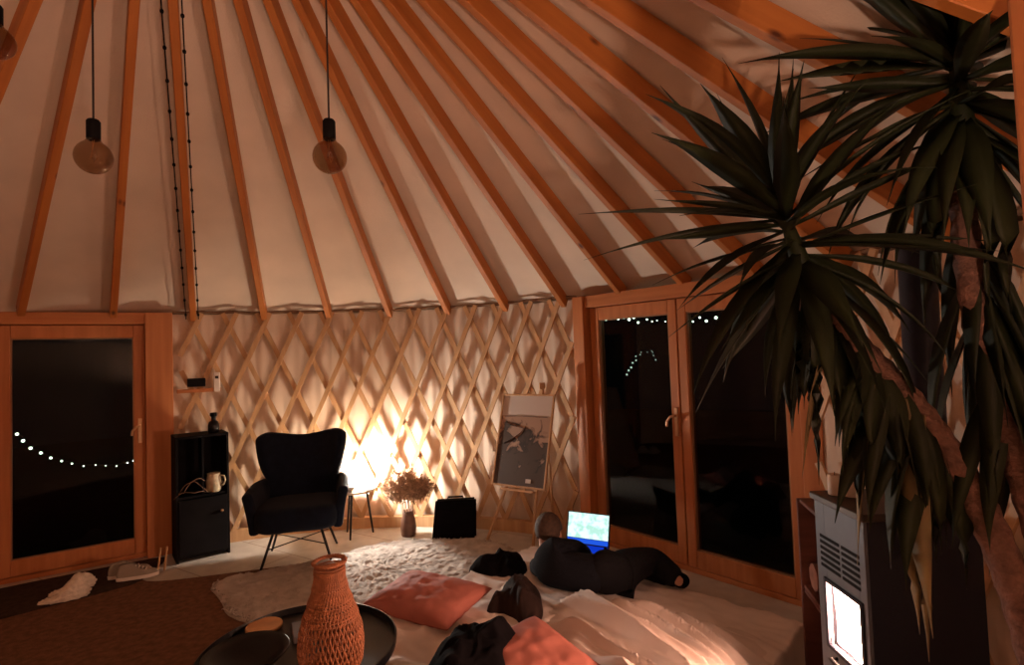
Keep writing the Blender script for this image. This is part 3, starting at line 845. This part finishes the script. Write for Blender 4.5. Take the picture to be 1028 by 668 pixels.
cut = [v for v in m.bm.verts if (v.co.dot(fdir) > .030 and v.co.z < .045) or v.co.z < -.052 or (v.co.z < -.01 and v.co.dot(fdir) > -.005)]
bmesh.ops.delete(m.bm, geom=cut, context='VERTS')
for v in m.bm.verts: v.co += hc + Vector((0, 0, .010))
m.build('hair', HAIR, pr, smooth=True, solid=.012, off=-1)
def cloth(name, keys, edges, grow, m_, extra=()):
    ii = {k: i for i, k in enumerate(keys)}
    V = [(J[k][0].copy() - (Vector((0, .005, .008)) if k == 'neck' else Vector()), J[k][1]+(grow if k != 'neck' else .004)) for k in keys]; E_ = [(ii[a], ii[b_]) for a, b_ in edges]
    return skin_obj(name, V, E_, m_, pr)
cloth('sweater', ['pelvis', 'waist', 'chest', 'upper', 'neck', 'rsh', 'relb', 'rwr', 'lsh', 'lelb', 'lwr'], EE[0:4] + [EE[7], EE[8], EE[9], EE[11], EE[12], EE[13]], .014, mat('navy_sweater', (.010, .011, .016), .9, bump=.3, bscale=150, spec=.1))
cloth('trousers', ['waist', 'pelvis', 'rhip', 'rknee', 'rank', 'lhip', 'lknee', 'lank'], [('waist', 'pelvis')] + [EE[15], EE[16], EE[17], EE[19], EE[20], EE[21]], .020, mat('dark_trousers', (.012, .012, .015), .9, bump=.3, bscale=150, spec=.1))
for k, (a, b_) in enumerate((('rank', 'rtoe'), ('lank', 'ltoe'))):
    skin_obj('sock', [(J[a][0].lerp(J[{'rank': 'rknee', 'lank': 'lknee'}[a]][0], .22), .050), (J[a][0].lerp(J[b_][0], .4), .047), (J[b_][0]*1.08-J[a][0]*.08, .042)], [(0, 1), (1, 2)], DARKCL, pr)

# ------------------------------------------------------------------ laptop
lt = thing('laptop', 'open laptop with a bright screen on the far side of the bed', 'laptop', (.425, 3.80, BZ+.024), R_(-28))
LW, LD = .325, .215
m = MB(); m.box((0, 0, .008), (LW, LD, .015), bevel=.004); m.build('keyboard_base', mat('laptop_shell', (.12, .13, .16), .35, .3), lt)
m = MB(); m.box((0, .02, .0165), (LW-.016, .165, .003), bevel=.001)
ky = m.build('keys', emit('glowing_blue_keys', (.006, .05, .75), .75), lt)  # key deck drawn with a blue emission
label(ky, 'glowing blue keys')
m = MB(); m.box((0, -.085, .0162), (.10, .035, .001)); m.build('touchpad', mat('touchpad', (.10, .11, .14), .3), lt)
tilt = Matrix.Rotation(R_(-17), 3, 'X')
hinge = Vector((0, LD/2, .012))
m = MB(); m.box(hinge + tilt @ Vector((0, .004, .112)), (LW, .008, .222), rot=tilt, bevel=.003); lid = m.build('lid', mat('laptop_bezel', (.02, .02, .025), .4), lt)
def screen_mat():
    m = bpy.data.materials.new('laptop_screen'); m.use_nodes = True
    nt = m.node_tree; nt.nodes.remove(nt.nodes['Principled BSDF'])
    tc = nt.nodes.new('ShaderNodeTexCoord')
    n = nt.nodes.new('ShaderNodeTexNoise'); n.inputs['Scale'].default_value = 26; n.inputs['Detail'].default_value = 3
    nt.links.new(tc.outputs['Object'], n.inputs['Vector'])
    sp = nt.nodes.new('ShaderNodeSeparateXYZ'); nt.links.new(tc.outputs['Object'], sp.inputs[0])
    r = nt.nodes.new('ShaderNodeValToRGB'); e = r.color_ramp.elements
    e[0].position = .40; e[0].color = (.42, .72, .62, 1); e[1].position = .56; e[1].color = (.74, 1.0, 1.0, 1)
    nt.links.new(n.outputs['Fac'], r.inputs['Fac'])
    em = nt.nodes.new('ShaderNodeEmission'); em.inputs[1].default_value = 1.35
    nt.links.new(r.outputs[0], em.inputs[0]); nt.links.new(em.outputs[0], nt.nodes['Material Output'].inputs['Surface'])
    return m
m = MB(); m.box(hinge + tilt @ Vector((0, -.0008, .132)), (LW-.022, .002, .170), rot=tilt); label(m.build('screen', screen_mat(), lid), 'bright screen')
m = MB(); m.box(hinge + tilt @ Vector((0, -.0008, .028)), (LW-.022, .002, .032), rot=tilt); m.build('taskbar', emit('taskbar_blue', (.02, .12, .9), .9), lid)

# ------------------------------------------------------------------ coffee table with its things
TX, TY, TZ = -.875, 2.17, .42
ct = thing('coffee_table', 'round black tray table with a raised rim in the foreground', 'table', (TX, TY, 0))
m = MB(); m.lathe([(0, TZ-.016), (.355, TZ-.016), (.368, TZ-.010), (.372, TZ+.022), (.366, TZ+.024), (.360, TZ), (0, TZ)], 72); m.build('tray_top', BLACKG, ct)
for k in range(3):
    a = k*2*PI/3+.4
    m = MB(); m.tube([(.22*math.cos(a), .22*math.sin(a), TZ-.012), (.30*math.cos(a), .30*math.sin(a), 0)], .011, 8); m.build('leg', BLACKM, ct, smooth=True)
wv = thing('wicker_vase', 'tall orange-brown wicker vase with an open weave on the black tray table', 'vase', (-.700, 2.02, TZ+.001))
PRF = [(0, .092), (.05, .109), (.10, .114), (.15, .110), (.20, .097), (.25, .079), (.30, .062), (.345, .053), (.385, .053), (.40, .056)]
def wr(z):
    for (z0, r0), (z1, r1) in zip(PRF, PRF[1:]):
        if z <= z1: return r0+(r1-r0)*sm(0, 1, (z-z0)/(z1-z0))*1.0
    return PRF[-1][1]
m = MB()
NS = 44
for k in range(NS):
    for sg in (-1, 1):
        pts = []
        for i in range(29):
            z = .018+.355*i/28
            a = 2*PI*k/NS + sg*1.05*(i/28)
            r = wr(z) + .0016*sg*math.cos(PI*i*1.0)
            pts.append((r*math.cos(a), r*math.sin(a), z))
        m.tube(pts, .0036, 5, flat=.7)
m.build('open_weave', WICKER, wv, smooth=True)
for nm_, zs in (('lower_band', [.004, .012, .02]), ('woven_bands', [.20+.0105*i for i in range(18)])):
  m = MB()
  for z in zs:
      r = wr(z)-.001
      m.tube([(r*math.cos(2*PI*i/40), r*math.sin(2*PI*i/40), z+.0015*math.sin(i*PI)) for i in range(41)], .0042 if z < .1 else .0036, 5, cap=False)
  m.build(nm_, WICKER, wv, smooth=True)
m = MB(); m.lathe([(0, 0), (.090, 0), (.095, .016), (.090, .018), (0, .006)], 40)
m.build('woven_base', WICKER, wv, smooth=True)
m = MB()
for q_ in range(2):
    pts = []
    for i in range(81):
        a = 2*PI*i/80; pts.append(((.055+.004*math.cos(a*16+q_*PI))*math.cos(a), (.055+.004*math.cos(a*16+q_*PI))*math.sin(a), .398+.004*math.sin(a*18+q_*PI)))
    m.tube(pts, .0055, 6, cap=False)
m.build('braided_rim', WICKER, wv, smooth=True)
b = thing('bowl', 'shallow black bowl on the left half of the tray table', 'bowl', (-1.02, 2.04, TZ+.001))
m = MB(); m.lathe([(0, 0), (.06, 0), (.065, .006), (.125, .050), (.15, .075), (.146, .078), (.118, .054), (.06, .012), (0, .010)], 48); m.build('bowl_body', BLACKG, b, smooth=True)
o = MB().lathe([(0, 0), (.070, 0), (.074, .004), (.074, .012), (.070, .016), (0, .016)], 40).build('wooden_coaster', mat('coaster_wood', (.58, .30, .12), .5, var=.2, scale=12), loc=(-1.105, 2.365, TZ+.001))
tag(o, 'round wooden coaster on the far left side of the black tray table', 'coaster')
m = MB(); m.box((0, 0, .012), (.055, .15, .024), bevel=.005)
o = m.build('small_box', mat('dark_grey_box', (.12, .10, .10), .5), loc=(-.93, 2.30, TZ+.001)); o.rotation_euler.z = .45
tag(o, 'slim dark grey box between the bowl and the wicker vase', 'box')
o = MB().lathe([(0, 0), (.030, 0), (.034, .004), (.038, .05), (.036, .052), (.031, .008), (0, .006)], 28).build('tealight_glass', glass_mat('tealight_glass', (.6, .55, .5)), smooth=True, loc=(-.79, 2.30, TZ+.001))
tag(o, 'small clear tealight glass beside the wicker vase on the tray table', 'glass')

# ------------------------------------------------------------------ slippers and shoes
def fuzzy_slipper(name, lab, loc, rz, grp, m_, L=.27, fz=.021):
    mb = MB(); rr_ = bmesh.ops.create_icosphere(mb.bm, subdivisions=4, radius=1)
    for v in mb.bm.verts:
        c = v.co.copy(); t = (c.x+1)/2
        w = .046+.014*sm(.3, .8, t)
        top = .040+.060*sm(.30, .62, t)-.020*sm(.8, 1, t)
        dent = .035*math.exp(-((t-.26)/.16)**2)*max(0, 1-(c.y/.75)**2)
        z = max(0, .30+c.z*.75)*top*1.05 - (dent if c.z > .3 else 0)
        rr2 = fz*(ns(c, 4, 2)+.6*ns(c, 9, 5))
        v.co = Vector((c.x*L/2, c.y*w, z)) + Vector((c.x*.5, c.y, max(0, c.z)*1.3)).normalized()*rr2
        v.co.z = max(0, v.co.z)
    o = mb.build(name, m_, smooth=True, loc=loc); o.rotation_euler.z = rz
    return tag(o, lab, 'slipper', grp)
FUR = mat('slipper_fleece', (.88, .78, .66), .95, var=.15, scale=30, bump=.6, bscale=100)
fuzzy_slipper('slipper', 'fluffy cream slipper on the floor by the left glass door, the nearer of the pair', (-3.06, 3.70, .015), R_(35), 'fluffy slippers', FUR)
fuzzy_slipper('slipper', 'fluffy cream slipper by the left glass door, tucked behind the other one', (-3.12, 3.84, .015), R_(50), 'fluffy slippers', FUR, .26)
def sneaker(lab, loc, rz):
    root = thing('shoe', lab, 'shoe', loc, rz, 'pale shoes by the door')
    def sole(u, v):
        a = 2*PI*u; x = .135*math.cos(a); w = .036+.012*sm(-.05, .1, x)
        return Vector((x*(1 if v else .98), w*math.sin(a)*(1 if v else .96), .024*v))
    mb = MB(); mb.grid(sole, 32, 1, True)
    mb.bm.faces.new([v for v in mb.bm.verts if v.co.z > .02][:32]) if False else None
    bmesh.ops.holes_fill(mb.bm, edges=mb.bm.edges[:]); label(mb.build('sole', WHITE, root, smooth=False), 'white rubber sole')
    def up(u, v):
        a = 2*PI*u; x = .130*math.cos(a); w = (.034+.011*sm(-.05, .1, x))
        s_ = 1-v; hh = (.035+.055*sm(.09, -.05, x))
        k = 1-.45*v*v
        return Vector((x*k-.012*v, w*math.sin(a)*k, .024+hh*math.sin(v*PI/2)))
    mb = MB(); mb.grid(up, 32, 8, True); mb.build('upper', mat('shoe_canvas', (.30, .25, .20), .8), root, smooth=True)
    mb = MB()
    for i in range(4): mb.tube([(.055-.022*i, -.022, .058+.008*i), (.055-.022*i, 0, .068+.009*i), (.055-.022*i, .022, .058+.008*i)], .003, 5)
    label(mb.build('laces', WHITE, root), 'white laces')
sneaker('pale shoe on the floor by the left door, nearer the black shelf unit', (-2.80, 4.03, .015), R_(25))
sneaker('pale shoe behind the other one, close to the left glass door', (-2.90, 4.09, .015), R_(40))

# ------------------------------------------------------------------ stove, crates, candles
S0, S1, SY0, SY1, SH = 1.115, 1.50, 1.785, 2.07, .99
sv = thing('wood_stove', 'grey and black wood-burning stove with a glowing fire window', 'stove', ((S0+S1)/2, (SY0+SY1)/2, 0))
so = Vector(sv.location)
def sb(m, x0, x1, y0, y1, z0, z1, bevel=.003):
    m.box(Vector(((x0+x1)/2, (y0+y1)/2, (z0+z1)/2))-so, (x1-x0, y1-y0, z1-z0), bevel=bevel, seg=1); return m
GY0, GY1, GZ0, GZ1 = 1.82, 2.01, .465, .685
m = MB()                                       # shell with a real firebox opening towards the room
sb(m, S0+.012, S1, SY0, SY0+.02, .05, SH-.02); sb(m, S0+.012, S1, SY1-.02, SY1, .05, SH-.02)
sb(m, S1-.02, S1, SY0+.02, SY1-.02, .05, SH-.02); sb(m, S0+.012, S1-.02, SY0+.02, SY1-.02, .05, GZ0-.01)
sb(m, S0+.012, S1-.02, SY0+.02, SY1-.02, GZ1+.02, SH-.02)
m.build('body', STOVED, sv)
m = MB()
sb(m, S0, S0+.012, SY0, GY0, .05, SH-.02, .001); sb(m, S0, S0+.012, GY1, SY1, .05, SH-.02, .001)
sb(m, S0, S0+.012, GY0, GY1, .05, GZ0, .001); sb(m, S0, S0+.012, GY0, GY1, GZ1, SH-.02, .001)
label(m.build('front_panel', STEEL, sv), 'grey steel front panel')
m = MB(); sb(m, S0-.012, S1+.008, SY0-.012, SY1+.012, SH-.02, SH+.006, .004); m.build('top_plate', mat('stove_top', (.045, .03, .026), .45, .3), sv)
m = MB()
for k in range(6):
    for y0, y1 in ((SY0+.03, SY0+.125), (SY0+.14, SY1-.03)):
        sb(m, S0-.003, S0+.004, y0, y1, .735+.021*k, .745+.021*k, 0)
m.build('vent_slots', BLACK, sv)
m = MB()
for y0, y1, z0, z1 in ((GY0-.015, GY0, GZ0-.015, GZ1+.015), (GY1, GY1+.015, GZ0-.015, GZ1+.015), (GY0, GY1, GZ0-.015, GZ0), (GY0, GY1, GZ1, GZ1+.015)): sb(m, S0-.008, S0+.006, y0, y1, z0, z1, .002)
dfm = m.build('door_frame', STOVED, sv)
m = MB(); m.tube([Vector((S0-.006, SY0+.06, .435))-so, Vector((S0-.03, SY0+.06, .435))-so, Vector((S0-.03, SY0+.18, .435))-so, Vector((S0-.006, SY0+.18, .435))-so], .007, 8); m.build('handle', BLACKM, dfm, smooth=True)
m = MB(); sb(m, S0-.001, S0+.003, GY0, GY1, GZ0, GZ1, 0); m.build('fire_window', glass_mat('stove_glass', (1, .93, .85)), sv)
# logs and flames in the firebox
m = MB()
for y, z, dz in ((1.86, .490, 0), (1.92, .488, .01), (1.97, .492, 0), (1.91, .55, .01)):
    m.tube([Vector((S0+.125, y, z))-so, Vector((S1-.06, y+.01, z+dz))-so], .032, 9)
m.build('burning_logs', mat('charred_wood', (.03, .018, .012), .9), sv)
m = MB()
def flame(u, v):                                # a tongue-edged sheet of fire filling the opening
    y = GY0+.004 + (GY1-GY0-.008)*u
    top = .200 + .02*abs(math.sin(u*9.5+.6))
    z = GZ0+.006 + top*v
    x = S0+.022 + .004*math.sin(u*13+v*4)
    return Vector((x, y, min(z, GZ1-.003)))-so
m.grid(flame, 40, 14)
FIRE = emit('flames', (1.0, .60, .48), 290)
label(m.build('flames', FIRE, sv, smooth=True, solid=.004), 'bright flames')
# stove pipe at the back
m = MB(); m.lathe([(.062, 0), (.062, .02), (.055, .024), (.055, .9)], 28); m.build('flue_pipe', STOVED, sv, smooth=True, loc=Vector((1.40, 1.86, SH+.004))-so)
for k, (x, y, h_, lb) in enumerate(((1.165, 2.015, .075, 'white pillar candle at the left corner of the stove top'), (1.205, 1.985, .088, 'taller white pillar candle on the stove top, right of the other one'))):
    c = thing('pillar_candle', lb, 'candle', (x, y, SH+.007), 0, 'candles on the stove')
    m = MB(); m.lathe([(0, 0), (.023, 0), (.024, .003), (.024, h_-.004), (.021, h_), (.008, h_-.006), (0, h_-.006)], 24); m.build('wax', mat('wax', (.75, .62, .52), .5), c, smooth=True)
    m = MB(); m.tube([(0, 0, h_-.008), (.001, 0, h_+.008)], .0012, 5); m.build('wick', BLACK, c)
CR = wood_mat('dark_crate_wood', (.15, .05, .035), (.09, .03, .02), 0)
def crate(lab, loc, rz, w, d, h_):
    root = thing('wooden_crate', lab, 'crate', loc, rz, 'crates by the stove')
    for nm, c, sz in (('side_board', (0, -d/2+.009, h_/2), (w, .018, h_)), ('side_board', (0, d/2-.009, h_/2), (w, .018, h_)), ('base_board', (.005, 0, .009), (w-.01, d-.036, .018)), ('top_board', (.005, 0, h_-.009), (w-.01, d-.036, .018)), ('back_board', (w/2-.007, 0, h_/2), (.012, d-.036, h_-.036))):
        MB().box(c, sz, bevel=.003, seg=1).build(nm, CR, root)
    return root
crate('dark wooden crate standing upright on the floor behind the stove, the lower of two', (1.43, 2.40, 0), R_(-12), .32, .30, .42)
crate('dark wooden crate behind the stove, stacked on top of the other crate', (1.43, 2.40, .421), R_(-12), .32, .30, .41)
for k, (dy, z, r, lb) in enumerate(((-.07, .441, .055, 'split log in the upper crate, right of the other log'), (.055, .441, .060, 'split log in the upper crate, left of the other log'))):
    m = MB(); m.tube([(-.13, 0, r+.001), (.11, 0, r+.001)], [r, r*.96], 9)
    o = m.build('firewood_log', mat('firewood', (.22, .10, .07), .9, var=.4, scale=14), loc=Vector((1.43, 2.40, z)) + Matrix.Rotation(R_(-12), 3, 'Z') @ Vector((0, dy, 0))); o.rotation_euler.z = R_(-12)
    tag(o, lb, 'firewood', 'firewood in the crate')

# ------------------------------------------------------------------ pendant bulbs
def crown_hook(x, y): return 3.84
PB_ = [(-1.538, 2.0, 2.346, 'large smoked globe bulb on a cord, left of the two fully visible ones'), (-.656, 2.0, 2.314, 'large smoked globe bulb on a cord above the armchair and lamp'), (-1.905, 2.0, 2.80, 'smoked globe bulb cut off by the left edge of the picture')]
proto = None
for x, y, z, lb in PB_:
    if proto is None:
        root = thing('pendant_bulb', lb, 'pendant light', (x, y, z), 0, 'unlit smoked pendant bulbs')
        m = MB(); m.lathe([(0, -.062)] + [(.062*math.sin(t), -.062*math.cos(t)) for t in [i*2.62/18 for i in range(1, 19)]] + [(.024, .064), (.020, .075)], 32)
        gl = m.build('glass_globe', SMOKE, root, smooth=True)
        m = MB(); m.tube([(-.004, 0, .07), (-.006, 0, .02), (.004, 0, -.02), (.012, .004, .0), (0, .01, .025), (-.012, 0, -.005), (.004, 0, .07)], .0016, 5); m.build('filament', mat('filament', (.5, .3, .15), .3, 1.0), gl)
        m = MB(); m.lathe([(0, .066), (.021, .066), (.023, .07), (.023, .135), (.018, .142), (.006, .146), (0, .146)], 24); m.build('socket', BLACK, root, smooth=True)
        m = MB(); m.tube([(0, 0, .144), (0, 0, 1.0)], .0035, 6); m.build('cord', mat('black_cord', (.02, .012, .012), .8), root)
        proto = root
    else:
        root = copy_tree(proto); root.location = (x, y, z); root['label'] = lb
    d = math.hypot(x-CX, y-CY)
    ztop = FOOT + (RAD-d)*(APEX-FOOT)/RAD + .10
    for c in root.children:
        if c.name.startswith('cord'):
            c.scale = (1, 1, 1)
            me = c.data.copy(); c.data = me
            L = min(ztop, 3.83) - z
            for v in me.vertices:
                if v.co.z > .5: v.co.z = L

# unlit string lights running down one rafter
azc = PH - 2*STEP
for off, lb in ((-.052, 'unlit bead-like string of lights along the left side of one rafter'), (.040, 'unlit bead-like string of lights along the right side of one rafter')):
    root = thing('light_strand', lb, 'string lights', (0, 0, 0), 0, 'unlit light strands')
    a = R_(azc); tan = Vector((math.cos(a), -math.sin(a), 0))
    def P_(s, sag=0): return pol(azc, RAD-.03-s*math.cos(SL), FOOT+.03+s*math.sin(SL)-.02) + tan*off
    pts = [P_(s/30*3.2) + Vector((0, 0, .003*math.sin(s*2.1))) for s in range(31)]
    MB().tube(pts, .0035, 6).build('wire', BLACK, root)
    for k in range(16):
        MB().ball(P_(.06+k*.195), .010, 2, (1, 1, 1.35)).build('bulb', BLACK, root, smooth=True)

# ------------------------------------------------------------------ lit garlands outside the doors, one in place of a reflection
BULB = emit('garland_light', (.80, 1.0, .78), 14)
BULB_REFL = emit('garland_reflection', (.80, 1.0, .85), 2.2)
def garland(lab, az, d, P, r, em):
    root = thing('light_garland', lab, 'string lights', pol(az, d, 0), -R_(az), 'lit garlands outside')
    pts = [(P[0][0]-.4, 0, P[0][1]+.12)] + [(x, .012*math.sin(i*2.3), z+.012) for i, (x, z) in enumerate(P)] + [(P[-1][0]+.4, 0, P[-1][1]+.12)]
    MB().tube(pts, .003, 5).build('wire', BLACK, root)
    for i, (x, z) in enumerate(P):
        rr_ = r*(1+.45*math.sin(i*12.9898+1))
        MB().ball((x, .012*math.sin(i*2.3), z), rr_, 2).build('bulb', em, root, smooth=True)
garland('string of white lights hanging in a curve outside the left glass door', AZL, 3.60, [(-.969, 1.045), (-.933, .985), (-.884, .922), (-.822, .873), (-.759, .824), (-.688, .79), (-.623, .756), (-.544, .727), (-.463, .724), (-.394, .706), (-.317, .695), (-.239, .71), (-.195, .721)], .0085, BULB)
garland('string of bright white lights along the top of the right glass door, outside', AZR, 3.30, [(-.70, 1.815), (-.574, 1.813), (-.501, 1.816), (-.462, 1.797), (-.411, 1.809), (-.36, 1.765), (-.29, 1.785), (-.231, 1.765), (-.185, 1.769), (-.122, 1.757), (.076, 1.766), (.12, 1.741), (.174, 1.767), (.236, 1.737), (.299, 1.757), (.351, 1.747), (.468, 1.755), (.56, 1.75), (.64, 1.745)], .0085, BULB)
garland('faint arch of bulbs standing in for a reflection in the right door left leaf', AZR, 4.20, [(-1.206, 1.293), (-1.188, 1.335), (-1.138, 1.366), (-1.132, 1.412), (-1.084, 1.437), (-1.075, 1.478), (-1.037, 1.493), (-1.014, 1.517), (-.938, 1.516), (-.896, 1.527), (-.873, 1.514), (-.872, 1.482), (-.853, 1.439)], .007, BULB_REFL)  # reflected string in the pane, put in as dim bulbs beyond it

# ------------------------------------------------------------------ yucca
yu = thing('yucca', 'tall potted yucca with drooping sword leaves in front of the stove', 'plant', (1.27, 1.27, 0))
yo = Vector(yu.location)
m = MB(); m.lathe([(0, 0), (.13, 0), (.14, .01), (.175, .27), (.185, .275), (.185, .30), (.172, .30), (.165, .27), (0, .26)], 40); label(m.build('pot', mat('dark_pot', (.05, .04, .04), .6), yu, smooth=True), 'dark plant pot')
m = MB(); m.lathe([(0, .272), (.165, .268)], 30); m.build('soil', mat('soil', (.03, .02, .015), .95), yu)
HA = Vector((.815, 1.58, 1.92)); HB = Vector((1.225, 1.44, 2.30))
TA = [(1.24, 1.28, .25), (1.205, 1.30, .78), (1.165, 1.37, 1.10), (1.09, 1.44, 1.33), (.98, 1.52, 1.53), (.875, 1.56, 1.64), (.835, 1.575, 1.72)]
TB = [(1.30, 1.25, .25), (1.27, 1.27, .80), (1.225, 1.32, 1.20), (1.19, 1.38, 1.55), (1.20, 1.42, 1.92), (1.215, 1.435, 2.06)]
def trunk(P, r0, r1, seed):
    pts = []; rad = []
    P = [Vector(p) for p in P]
    for i in range(len(P)-1):
        for k in range(10):
            t = k/10
            a, b_, c, d = P[max(0, i-1)], P[i], P[i+1], P[min(len(P)-1, i+2)]
            pts.append(.5*((2*b_)+(c-a)*t+(2*a-5*b_+4*c-d)*t*t+(3*b_-a-3*c+d)*t**3)-yo)
    pts.append(P[-1]-yo)
    n = len(pts)
    for i in range(n):
        rad.append(r0+(r1-r0)*i/n + .004*(i % 2) + .003*ns((i*.9, seed, 0), 1))
    return MB().tube(pts, rad, 12)
trunk(TA, .040, .022, 1).build('trunk', BARK, yu, smooth=True)
trunk(TB, .040, .024, 2).build('trunk', BARK, yu, smooth=True)
def leaf(m, base, d, L, W, droop, twist=0.0):
    """sword leaf: starts along d, bends down by droop (radians over its length)"""
    d = d.normalized(); N = 9
    p = base.copy(); pts = [p.copy()]; dirs = [d.copy()]
    for i in range(N):
        g = droop/N*(.4+1.2*i/N)
        ax = d.cross(Vector((0, 0, -1)))
        if ax.length > 1e-3: d = (Matrix.Rotation(g, 3, ax.normalized()) @ d).normalized()
        p = p + d*(L/N); pts.append(p.copy()); dirs.append(d.copy())
    rows = []
    for i, (q_, t_) in enumerate(zip(pts, dirs)):
        t = i/N
        w = W/2*(.55+.75*sm(0, .35, t))*(1-sm(.35, 1.02, t)**1.3)*1.0
        s_ = t_.cross(Vector((0, 0, 1)))
        s_ = s_.normalized() if s_.length > .05 else Vector((1, 0, 0))
        s_ = Matrix.Rotation(twist*(.4+.6*t), 3, t_) @ s_
        up = s_.cross(t_).normalized()
        th = .0022*(1-.8*t)
        if i == N: w = .0006
        rows.append([m.bm.verts.new(x - yo) for x in (q_-s_*w+up*w*.35, q_-up*th, q_+s_*w+up*w*.35, q_+up*th)])
    for i in range(N):
        for k in range(4):
            m.bm.faces.new((rows[i][k], rows[i][(k+1) % 4], rows[i+1][(k+1) % 4], rows[i+1][k]))
    m.bm.faces.new(rows[0][::-1]); m.bm.faces.new(rows[-1])
def crown(head, axis, n, Lr, seed, lo, hi, explicit=()):
    rnd = random.Random(seed); m = MB()
    axis = axis.normalized()
    u = axis.cross(Vector((0, 1, 0))).normalized(); w = axis.cross(u)
    m.tube([head-axis*.30-yo, head-axis*.12-yo, head+axis*.06-yo], [.028, .026, .010], 10)
    for k in range(n):
        f = (k+.5)/n
        el = R_(hi+(lo-hi)*f**.78) + rnd.gauss(0, .10); az = k*2.39996+rnd.gauss(0, .18)
        d = axis*math.sin(el)+(u*math.cos(az)+w*math.sin(az))*math.cos(el)
        b_ = head + axis*(.07-.27*f+rnd.gauss(0, .02)) + d*.016
        leaf(m, b_, d, rnd.uniform(*Lr)*rnd.uniform(.78, 1.06)*(1-.12*(f < .12)), rnd.uniform(.038, .054), rnd.uniform(-.15, .55)+.9*f*f*rnd.random(), rnd.gauss(0, .5))
    for d, L, W, dr in explicit: leaf(m, head+Vector(d).normalized()*.02, Vector(d), L, W, dr, rnd.gauss(0, .3))
    return m
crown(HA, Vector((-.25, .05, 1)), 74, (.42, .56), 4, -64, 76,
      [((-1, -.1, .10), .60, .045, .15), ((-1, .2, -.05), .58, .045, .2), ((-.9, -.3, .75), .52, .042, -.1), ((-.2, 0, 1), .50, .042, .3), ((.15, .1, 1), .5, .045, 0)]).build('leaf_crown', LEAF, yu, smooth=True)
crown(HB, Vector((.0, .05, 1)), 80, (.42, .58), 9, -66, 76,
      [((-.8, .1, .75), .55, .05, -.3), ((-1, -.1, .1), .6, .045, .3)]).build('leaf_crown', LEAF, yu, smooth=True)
m = MB(); rnd = random.Random(21)
for k in range(64):                      # skirt of hanging leaves under the front crown
    t = rnd.uniform(0, 1)
    P0 = Vector(TA[5]).lerp(Vector(TA[3]), t)
    a = rnd.uniform(0, 2*PI)
    d = Vector((math.cos(a)*.5-.15, math.sin(a)*.5-.12, -.75-.5*rnd.random()))
    leaf(m, P0 + Vector((0, 0, .02)), d, rnd.uniform(.20, .31)+.26*max(0, t-.35), rnd.uniform(.036, .052), rnd.uniform(.3, .9), rnd.gauss(0, 1.2))
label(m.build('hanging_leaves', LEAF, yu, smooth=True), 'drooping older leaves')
m = MB()
for k in range(26):
    t = rnd.uniform(0, 1)
    P0 = Vector(TB[4]).lerp(Vector(TB[2]), t)
    a = rnd.uniform(0, 2*PI)
    d = Vector((math.cos(a)*.4, math.sin(a)*.4, -.9))
    leaf(m, P0, d, rnd.uniform(.35, .55), rnd.uniform(.032, .048), rnd.uniform(.2, .6), rnd.gauss(0, 1.2))
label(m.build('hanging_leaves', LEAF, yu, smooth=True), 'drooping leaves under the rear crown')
m = MB()
for (d, L, b_) in (((-.10, -.05, -1), .62, (1.06, 1.42, 1.36)), ((-.25, -.1, -1), .50, (.98, 1.48, 1.46)), ((-.05, -.2, -1), .58, (1.02, 1.44, 1.40)), ((.05, -.1, -1), .5, (1.00, 1.45, 1.30)), ((-.3, 0, -1), .45, (.90, 1.52, 1.62))):
    leaf(m, Vector(b_), Vector(d), L, .050, .1, .9)
label(m.build('dry_leaf', LEAFD, yu, smooth=True), 'yellowing dry leaves hanging beside the stove')

# ------------------------------------------------------------------ assumed uplighter, added out of view behind the photographer
fl = thing('assumed_floor_lamp', 'assumed slim black uplighter floor lamp with an open metal bowl, unseen behind the viewpoint', 'lamp', (.48, -.42, 0))  # unseen lamp assumed to light the right-hand ceiling and near post
m = MB(); m.lathe([(0, 0), (.13, 0), (.135, .008), (.13, .02), (.02, .03), (0, .03)], 36); m.build('base', BLACKM, fl, smooth=True)
m = MB(); m.tube([(0, 0, .02), (0, 0, 1.12)], .011, 10); m.build('pole', BLACKM, fl, smooth=True)
m = MB(); m.lathe([(0, 1.11), (.05, 1.115), (.10, 1.15), (.135, 1.22), (.132, 1.22), (.097, 1.156), (.05, 1.123), (0, 1.12)], 36); m.build('bowl_shade', BLACKM, fl, smooth=True)
m = MB(); m.lathe([(0, 1.122), (.016, 1.125), (.018, 1.145), (.034, 1.17), (.036, 1.19), (.026, 1.21), (0, 1.217)], 24); label(m.build('light_bulb', emit('assumed_lamp_bulb', (1.0, .60, .42), 2000), fl, smooth=True), 'warm glowing bulb of the assumed lamp')

# ------------------------------------------------------------------ light, world, camera
w = bpy.data.worlds.new('night'); SC.world = w; w.use_nodes = True
w.node_tree.nodes['Background'].inputs[0].default_value = (.010, .012, .016, 1); w.node_tree.nodes['Background'].inputs[1].default_value = .12

cam = bpy.data.cameras.new('camera'); co = bpy.data.objects.new('camera', cam); COL.objects.link(co)
cam.sensor_fit = 'HORIZONTAL'; cam.sensor_width = 36; cam.lens = 545/1028*36; cam.clip_start = .05
pi_, ro = R_(2.13), R_(2.075)
F = Vector((0, math.cos(pi_), math.sin(pi_))); U0 = Vector((0, -math.sin(pi_), math.cos(pi_))); X0 = Vector((1, 0, 0))
X = X0*math.cos(ro)-U0*math.sin(ro); U = X0*math.sin(ro)+U0*math.cos(ro)
M = Matrix((X, U, -F)).transposed().to_4x4(); M.translation = (0, 0, 1.56)
co.matrix_world = M
SC.camera = co
SC.view_settings.view_transform = 'Standard'; SC.view_settings.look = 'None'
SC.view_settings.gamma = 1; SC.view_settings.use_curve_mapping = False
SC.view_settings.exposure = -0.08
